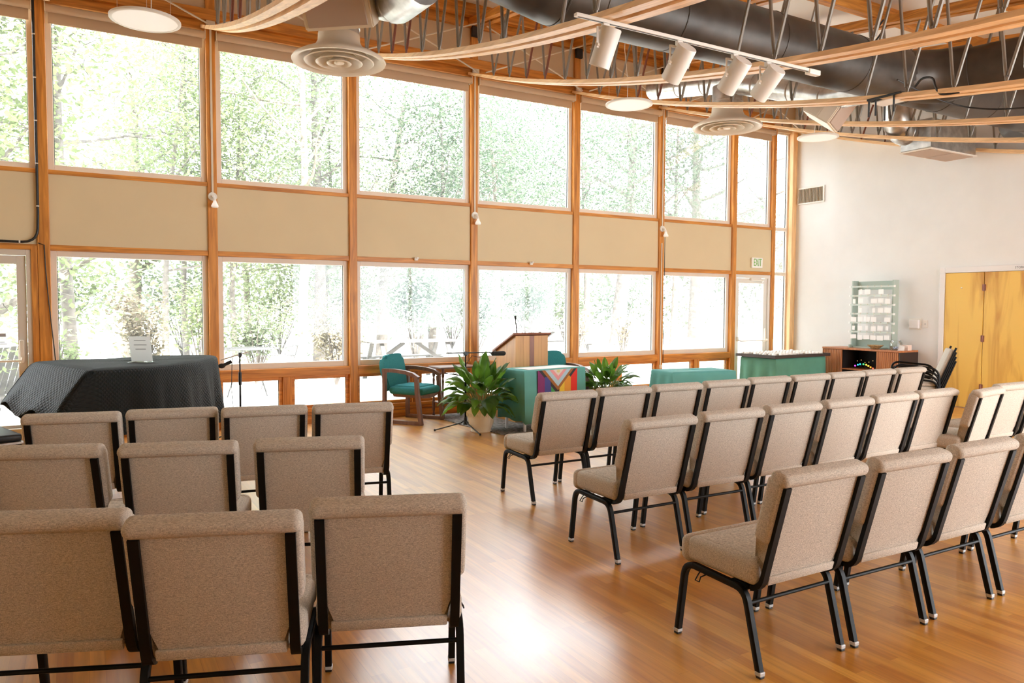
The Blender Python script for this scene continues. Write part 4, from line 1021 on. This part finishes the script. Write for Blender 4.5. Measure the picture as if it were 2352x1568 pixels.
for r_ in range(6):
    for k in range(6):
        if cards[r_][k] == '0': continue
        z = 1.01-.149*r_; y = .30-.12*k
        tcd = thing('hanging_card','white card hung in the %s row of the rack, %s place from the left'%(rn[r_],kn[k]),'card',(11.27-.107,7.69+y,.832+z+.004),0,'white cards on the rack')
        h = rnd.uniform(.068,.08); wd = rnd.uniform(.085,.112) if rnd.random() < .8 else .05; dr = .046+rnd.uniform(0,.012)
        b = MB(); b.box((0,0,-dr-h/2),(.002,wd,h),0,Matrix.Rotation(rnd.uniform(-.08,.08),3,'X')); b.build('paper', M['whitep'], tcd)
        b = MB(); b.tube([(.0,0,0),(0,.006,-dr*.6),(0,.01,-dr)],.0012,4); b.tube([(.0,0,0),(0,-.006,-dr*.6),(0,-.01,-dr)],.0012,4); b.build('string', M['offwhite'], tcd)
b = MB(); b.lathe([(.0001,.0),(.05,.0),(.075,.02),(.115,.05),(.135,.062),(.128,.066),(.10,.052),(.06,.022),(.0001,.012)],(0,0,0),32,None,False)
o = b.build('basket', M['basket'], None, (11.07,7.52,.831), smooth=True); o.scale = (.75,1.0,1); tag(o,'shallow woven straw basket on the credenza in front of the rack','basket')
t = thing('glass_bowl','round clear glass fishbowl with odds and ends, right of the straw basket','bowl',(11.10,7.19,.831))
b = MB(); b.lathe([(.0001,.0),(.06,.0),(.088,.03),(.10,.075),(.092,.12),(.07,.15),(.075,.158),(.067,.158),(.063,.15),(.085,.118),(.093,.075),(.082,.033),(.055,.006),(.0001,.006)],(0,0,0),32,None,False); b.build('bowl', M['thinglass'], t, smooth=True)
b = MB()
for k in range(14): a = k*2.4; b.ball((.045*math.cos(a)*(k%3)/2,.045*math.sin(a)*(k%3)/2,.022+.006*(k//3)),.014,1)
b.build('trinkets', plain('blue_trinkets',(.40,.45,.58),.4,var=.6,scale=40), t)
b = MB(); b.b2(-.05,.05,-.055,.055,0,.085,.003); o = b.build('card_box', plain('pink_white_box',(.80,.66,.60),.6), None, (11.17,7.09-.03,.831)); tag(o,'small pale pink box at the right end of the credenza','box')
b = MB(); b.poly([(0,.06,0),(0,-.05,0),(0,-.05,.07),(0,.03,.085)],.004,(1,0,0)); o = b.build('leaflet', M['whitep'], None, (11.06,7.075,.831)); tag(o,'white leaflet leaning before the small pink box','leaflet')
# ================================================================== RIGHT WALL FITTINGS
t = thing('wall_vent','white air vent with vertical louvres high on the right wall','vent',(XR-.001,9.155,3.525))
b = MB(); b.b2(-.02,0,-.285,-.26,-.15,.15,.003); b.b2(-.02,0,.26,.285,-.15,.15,.003); b.b2(-.02,0,-.26,.26,.125,.15,.003); b.b2(-.02,0,-.26,.26,-.15,-.125,.003); b.build('frame', M['white'], t)
b = MB()
for k in range(17): b.box((-.012,-.245+k*.0306,0),(.016,.014,.25),0,Matrix.Rotation(.5,3,'Z'))
b.b2(-.003,-.001,-.26,.26,-.125,.125); b.build('louvres', plain('taupe_louvre',(.48,.43,.34),.5), t)
t = thing('thermostat','white thermostat with a cover on the wall left of the storage doors','thermostat',(XR-.001,7.13,1.24))
b = MB(); b.box((-.004,0,0),(.008,.20,.18),.003); b.build('plate', M['white'], t)
b = MB(); b.box((-.03,.0,0),(.05,.16,.14),.012); b.build('cover', M['trimwhite'], t)
t = thing('light_switch','small white switch beside the covered thermostat','switch',(XR-.001,6.965,1.245))
b = MB(); b.box((-.005,0,0),(.01,.075,.12),.003); b.build('plate', M['white'], t)
b = MB(); b.box((-.012,0,0),(.012,.01,.022),.002); b.build('toggle', M['greyink'], t)
t = thing('door_sign','small sign reading STORAGE over the wooden double doors','sign',(XR-.036,5.58,2.074))
b = MB(); b.b2(-.003,0,-.13,.13,-.026,.026,.001); b.build('plate', M['trimwhite'], t)
text('STORAGE','letters',M['ink'],t,(-.0032,0,0),(PI/2,0,-PI/2),.042,.0003,1.0)
t = thing('door_notice','small notice taped on the glass of the left door','notice',(-.74,YW+.075,1.12))
b = MB(); b.b2(-.12,.07,-.002,0,-.085,.0); b.b2(-.125,.05,-.003,-.001,.02,.075); b.build('sheet', M['backlit'], t)
b = MB(); b.b2(-.11,.04,-.004,-.003,.03,.065); b.b2(-.09,.03,-.003,-.0025,-.03,-.022); b.b2(-.1,.05,-.003,-.0025,-.05,-.042); b.build('print', M['greyink'], t)
# ================================================================== OUTSIDE
b = MB(); b.b2(-60,90,9.73,100,-.35,-.15); struct(b.build('ground_outside', M['ground']))
def pydata(name, V, Fc, mats, parent=None, loc=None, mi=None):
    me = bpy.data.meshes.new(name); me.from_pydata(V,[],Fc); [me.materials.append(m) for m in mats]
    o = bpy.data.objects.new(name, me); C.objects.link(o)
    if parent: o.parent = parent
    if loc: o.location = loc
    return o
def leaves(rnd, centres, n, rad, size, flat=.7):
    V = []; Fc = []
    for k in range(n):
        c = centres[rnd.randrange(len(centres))]
        g = (rnd.gauss(0,rad),rnd.gauss(0,rad),rnd.gauss(0,rad*flat)); p = Vector((c[0]+g[0],c[1]+g[1],c[2]+g[2]))
        if p.z < .03: p.z = .03+rnd.random()*.3
        a = Vector((rnd.uniform(-1,1),rnd.uniform(-1,1),rnd.uniform(-.7,.4))).normalized(); s = a.cross(Vector((rnd.uniform(-.4,.4),rnd.uniform(-.4,.4),1))).normalized()
        L = size*rnd.uniform(.7,1.3); W_ = L*.30; i = len(V)
        V += [p, p+a*L*.5+s*W_, p+a*L, p+a*L*.5-s*W_]; Fc.append((i,i+1,i+2,i+3))
    return V,Fc
def tree(label, x, y, h, r, seed, bark, fol, n, lean=(0,0), crown=(.35,1.0), spread=2.4, leaf=.15, rad=.45, br=14, ivy=0):
    t = thing('garden_tree',label,'tree',(x,y,-.15),0,'trees in the garden'); rnd = random.Random(seed)
    b = MB(); P = []; 
    for k in range(9):
        f = k/8; P.append(Vector((lean[0]*f*h+.10*math.sin(f*5+seed),lean[1]*f*h+.10*math.sin(f*4+seed*2),f*h)))
    for k in range(8): b.cyl(P[k],P[k+1],r*(1-.75*k/8),r*(1-.75*(k+1)/8),12)
    b.build('trunk', M[bark], t, smooth=True)
    b = MB(); cen_ = []
    for k in range(br):
        f = crown[0]+(crown[1]-crown[0])*(k+.5)/br; i = min(7,int(f*8)); p = P[i].lerp(P[i+1],f*8-i)
        a = k*2.4+rnd.uniform(-.5,.5); L = spread*rnd.uniform(.6,1.1)*(1.15-.5*(f-crown[0])/(crown[1]-crown[0]+.01)); up_ = rnd.uniform(.1,.75)
        q = [p]; d = Vector((math.cos(a),math.sin(a),up_)).normalized()
        for j in range(4):
            d = (d+Vector((rnd.uniform(-.25,.25),rnd.uniform(-.25,.25),rnd.uniform(-.15,.2)))).normalized(); q.append(q[-1]+d*L/4)
        r0 = r*(1-.75*f)*.5
        for j in range(4): b.cyl(q[j],q[j+1],max(.008,r0*(1-.2*j)),max(.006,r0*(1-.2*(j+1))),6)
        for j in (2,3,4):
            e = q[j]; cen_.append(e)
            for m in range(2):
                d2 = Vector((rnd.uniform(-1,1),rnd.uniform(-1,1),rnd.uniform(-.3,.6))).normalized()*L*.35; b.cyl(e,e+d2,.012,.005,5); cen_.append(e+d2)
    b.build('branches', M[bark], t, smooth=True)
    if ivy: cen_ += [P[int(k)%8]+Vector((rnd.uniform(-.3,.3),rnd.uniform(-.3,.3),rnd.uniform(0,1))) for k in range(ivy) for _ in (0,)]
    V,Fc = leaves(rnd,cen_,int(n*3.4),rad*1.15,leaf*.82); pydata('foliage',V,Fc,[M[fol]],t)
    return t
def shrub(label, x, y, h, w_, seed, fol, n, leaf=.10):
    t = thing('garden_shrub',label,'shrub',(x,y,-.15),0,'shrubs in the garden'); rnd = random.Random(seed); b = MB(); cen_ = []
    for k in range(16):
        a = k*2.4; e = Vector((math.cos(a)*w_*rnd.uniform(.2,1),math.sin(a)*w_*rnd.uniform(.2,1),h*rnd.uniform(.45,1))); m = e*.5+Vector((0,0,h*.12))
        b.cyl((0,0,0),m,.02,.012,5); b.cyl(m,e,.012,.005,5); cen_ += [e,m,(e+m)/2]
    b.build('stems', M['bark'], t)
    V,Fc = leaves(rnd,cen_,n,w_*.22,leaf,.9); pydata('foliage',V,Fc,[M[fol]],t)
tree('leafy tree with reddish leaves filling the window over the left door',-1.7,15.5,8.5,.22,1,'bark','fol1',5200,(0,0),(.12,1),2.3,.17,.5,18,10)
tree('grey trunk tree at the left edge of the second upper window',-.26,17,10,.135,2,'bark','fol1',2600,(.006,0),(.45,1),2.6,.15,.5,12)
tree('slim tree with two thin stems in the second upper window',1.75,20,9,.085,3,'bark','fol1',3000,(.06,0),(.25,1),2.3,.13,.5,16)
tree('slim bent tree right of the two thin stems in the second upper window',2.55,22,9,.09,4,'bark','fol2',2600,(-.02,0),(.3,1),2.0,.13,.5,14)
tree('ivy covered tree behind the reddish shrub in the second lower window',1.3,24,9,.28,5,'barkpale','fol2',2600,(0,0),(.25,1),2.2,.14,.5,12,30)
tree('tall pale pine with bare side branches in the third upper window',4.79,19,11,.13,6,'barkpale','fol2',3000,(.012,0),(.3,1),2.8,.13,.6,15)
tree('darker ivy trunk tree just right of the tall pale pine',6.05,22,11,.20,7,'bark','fol2',3800,(0,0),(.2,1),2.6,.14,.55,16,24)
tree('thin distant tree left of the tall pale pine',4.7,26,10,.13,8,'barkpale','fol1',2800,(.01,0),(.25,1),2.6,.15,.6,14)
tree('spreading many branched tree in the fourth upper window',8.3,23,9.5,.19,9,'bark','fol2',2400,(.10,0),(.25,.95),3.2,.12,.5,16)
tree('pale green tree low behind the fourth and fifth windows',12.0,27,6.5,.15,10,'bark','fol5',2800,(.0,0),(.3,1),3.0,.14,.6,14)
tree('big leaning tree behind the sixth and seventh upper windows',20.3,26,12,.34,11,'bark','fol5',3600,(.07,0),(.35,1),4.2,.15,.7,16)
tree('broad grey trunk tree in the window left of the exit door',28.6,30,12,.45,12,'bark','fol5',2600,(0,0),(.35,1),4.5,.17,.8,14)
tree('distant tree behind the glass exit door',31,27,10,.3,13,'bark','fol5',1800,(0,0),(.3,1),3.5,.15,.7,12)
tree('pale distant tree behind the plain white sky of the fifth upper window',15.8,31,9,.16,14,'barkpale','fol5',3600,(0,0),(.3,1),3.6,.15,.8,14)
tree('pale distant tree between the sixth and fifth upper windows',20.0,35,11,.2,15,'barkpale','fol5',3600,(0,0),(.3,1),4.0,.16,.9,14)
tree('pale distant tree behind the leaning tree of the sixth window',25.5,36,11,.2,16,'barkpale','fol5',3600,(0,0),(.25,1),4.0,.16,.9,14)
tree('pale leafy tree filling the lower part of the fourth upper window',9.6,21.5,8.0,.12,17,'bark','fol5',3400,(.02,0),(.3,1),2.6,.14,.6,16)
tree('pale leafy tree behind the fifth upper window',12.6,23,8.5,.13,18,'barkpale','fol5',3200,(-.02,0),(.3,1),2.8,.14,.6,16)
tree('leafy tree whose foliage crosses the sixth upper window',17.2,24,9.0,.14,19,'bark','fol5',3400,(-.03,0),(.35,1),3.2,.15,.65,16)
tree('leafy tree behind the far ceiling diffuser window',22.5,25,9.5,.16,20,'bark','fol5',3400,(.02,0),(.3,1),3.2,.15,.65,16)
tree('young leafy tree in the third lower window',3.6,21,7.0,.09,41,'bark','fol1',3000,(0,0),(.15,1),2.2,.13,.5,16)
tree('young leafy tree left of the fourth window post',7.2,25,8.5,.11,42,'bark','fol2',3200,(0,0),(.15,1),2.6,.14,.55,16)
shrub('reddish leaved shrub behind the notice on the covered piano',.97,15,1.9,.62,21,'fol3',1500)
shrub('yellow green shrub right of the reddish shrub',2.15,16.5,2.3,.7,22,'fol1',1500)
shrub('pale green shrub behind the wire patio table',3.15,16.2,1.8,.8,23,'fol2',1700)
shrub('reddish shrub at the right end of the third lower window',4.55,15.2,1.7,.6,24,'fol3',1500)
shrub('big blue green bush behind the picnic table',7.9,19,3.0,1.25,25,'fol4',3600,.13)
shrub('blue green bush behind the lectern',10.2,20,3.0,1.2,26,'fol4',2800,.13)
shrub('sparse reddish shrub in the window right of the lectern',11.3,16.2,1.9,.55,27,'fol3',480)
shrub('sparse shrub at the right edge of the window right of the lectern',13.6,17.2,1.8,.5,28,'fol3',420)
shrub('sparse shrub by the thin cord of the seventh post',15.6,18,2.2,.5,31,'fol2',420)
shrub('small bright green shrub left of the covered piano window',-.35,13.5,1.25,.45,29,'fol1',900)
shrub('low green shrub behind the left door glass',-1.6,12.6,1.5,.7,30,'fol1',1400)
for k,(x,y,h,w_,f,lab) in enumerate(((-.6,21,3.2,1.5,'fol1','tall pale bush at the left of the second lower window'),(2.6,24,3.4,1.7,'fol2','tall pale bush in the middle of the second lower window'),(5.6,25,3.4,1.8,'fol1','tall pale bush in the third lower window'),(8.4,27,3.6,2.0,'fol2','tall pale bush at the right of the third lower window'),(12.3,26,3.4,1.8,'fol4','tall pale bush behind the blue green bush'),(14.5,24,3.2,1.6,'fol4','tall pale bush above the lectern'),(19.5,29,3.4,1.9,'fol2','tall pale bush behind the sparse reddish shrub'),(24.5,31,3.6,2.0,'fol4','tall pale bush left of the broad grey trunk'))):
    shrub(lab,x,y,h,w_,50+k,f,2600,.15)
rnd = random.Random(77); V,Fc = [],[]
cl = [(-14+k*1.6+rnd.uniform(-.6,.6),44+rnd.uniform(-2,6),rnd.choice((1.2,2.4,3.8,5.5,7.5,9.5))) for k in range(62) for _ in range(3)]
V,Fc = leaves(rnd,cl,26000,1.0,.42,.8)
wd_ = pydata('distant_foliage',V,Fc,[leafmat('distant_pale_leaves',(.065,.078,.052),(.10,.115,.08),.5,.7,.3)])
tag(wd_,'pale distant woodland foliage beyond the garden','foliage',None,'stuff')
def picnic(label, x, y, rz, L=2.2):
    t = thing('picnic_table',label,'picnic table',(x,y,-.15),rz,'picnic tables outside')
    b = MB()
    for k in range(4): b.box((0,-.27+k*.18,.86),(L,.165,.04),.004)
    b.build('tabletop', M['greywood'], t)
    for s in (-1,1): 
        b = MB(); b.box((0,s*.72,.48),(L,.26,.04),.004); b.build('seat_plank', M['greywood'], t)
    for sx in (-1,1):
        b = MB(); b.bar([(sx*L*.36,-.72,0),(sx*L*.36,-.25,.84)],.09,.04); b.bar([(sx*L*.36,.72,0),(sx*L*.36,.25,.84)],.09,.04); b.bar([(sx*L*.36,-.8,.45),(sx*L*.36,.8,.45)],.04,.09,(0,0,1)); b.build('leg_frame', M['greywood'], t)
    b = MB(); b.bar([(-L*.33,0,.45),(-.15,0,.83)],.05,.08); b.bar([(L*.33,0,.45),(.15,0,.83)],.05,.08); b.build('brace', M['greywood'], t)
picnic('grey wooden picnic table outside behind the teal armchair window',6.35,15.6,.05)
picnic('second grey picnic table farther out, behind the lectern',13.4,20.3,-.1)
t = thing('wire_patio_table','round grey wire patio table outside behind the microphone stand','patio table',(2.62,14.3,-.15))
b = MB()
for r_ in (.08,.18,.28,.38,.48,.56): b.tube([(r_*math.cos(a*PI/12),r_*math.sin(a*PI/12),.85) for a in range(25)],.006,5)
for k in range(16): a = k*PI/8; b.tube([(.06*math.cos(a),.06*math.sin(a),.85),(.56*math.cos(a),.56*math.sin(a),.85)],.005,5)
b.build('wire_top', M['wire'], t)
for k in range(4):
    a = k*PI/2+.6; b = MB(); b.tube([(.1*math.cos(a),.1*math.sin(a),.84),(.3*math.cos(a),.3*math.sin(a),.4),(.48*math.cos(a),.48*math.sin(a),.0)],.011,6); b.build('leg', M['wire'], t)
t = thing('wire_patio_chair','grey wire tub chair at the patio table outside','patio chair',(3.35,15.0,-.15),.5)
b = MB()
for k in range(15):
    a = -PI*.62+k*PI*1.24/14; b.tube([(.25*math.cos(a),.25*math.sin(a),.46),(.36*math.cos(a),.36*math.sin(a),.85)],.005,5)
for z,r_ in ((.46,.25),(.65,.30),(.85,.36)): b.tube([(r_*math.cos(-PI*.62+k*PI*1.24/14),r_*math.sin(-PI*.62+k*PI*1.24/14),z) for k in range(15)],.008,6)
for k in range(9): b.tube([(-.22,-.22+k*.055,.46),(.25,-.22+k*.055,.46)],.004,5)
b.build('wire_shell', M['wire'], t)
for sx in (-1,1):
    for sy in (-1,1):
        b = MB(); b.tube([(sx*.16,sy*.16,.45),(sx*.24,sy*.24,0)],.010,6); b.build('leg', M['wire'], t)
t = thing('wooden_deck_chair','weathered wooden deck chair outside the left door','deck chair',(-1.15,14.2,-.15),.6)
for k in range(6):
    b = MB(); b.box((-.25+k*.1,-.32,.62),(.085,.02,.85),.004,Matrix.Rotation(.45,3,'X')); b.build('back_slat', M['greywood'], t)
b = MB()
for k in range(6): b.box((0,-.1+k*.1,.36+.012*k),(.55,.085,.02),.003)
b.build('seat', M['greywood'], t)
for s in (-1,1):
    b = MB(); b.box((s*.31,.12,.58),(.12,.75,.025),.004); b.build('armrest', M['greywood'], t)
    b = MB(); b.box((s*.29,.42,.28),(.08,.03,.57),.003); b.bar([(s*.29,.45,.36),(s*.29,-.5,.02)],.03,.11); b.build('leg', M['greywood'], t)
b = MB(); b.b2(-.6,4.4,17.6,17.9,-.15,.32,.01); tag(b.build('garden_kerb', plain('pale_concrete',(.5,.48,.45),.9)),'low pale concrete kerb behind the covered piano window','kerb')
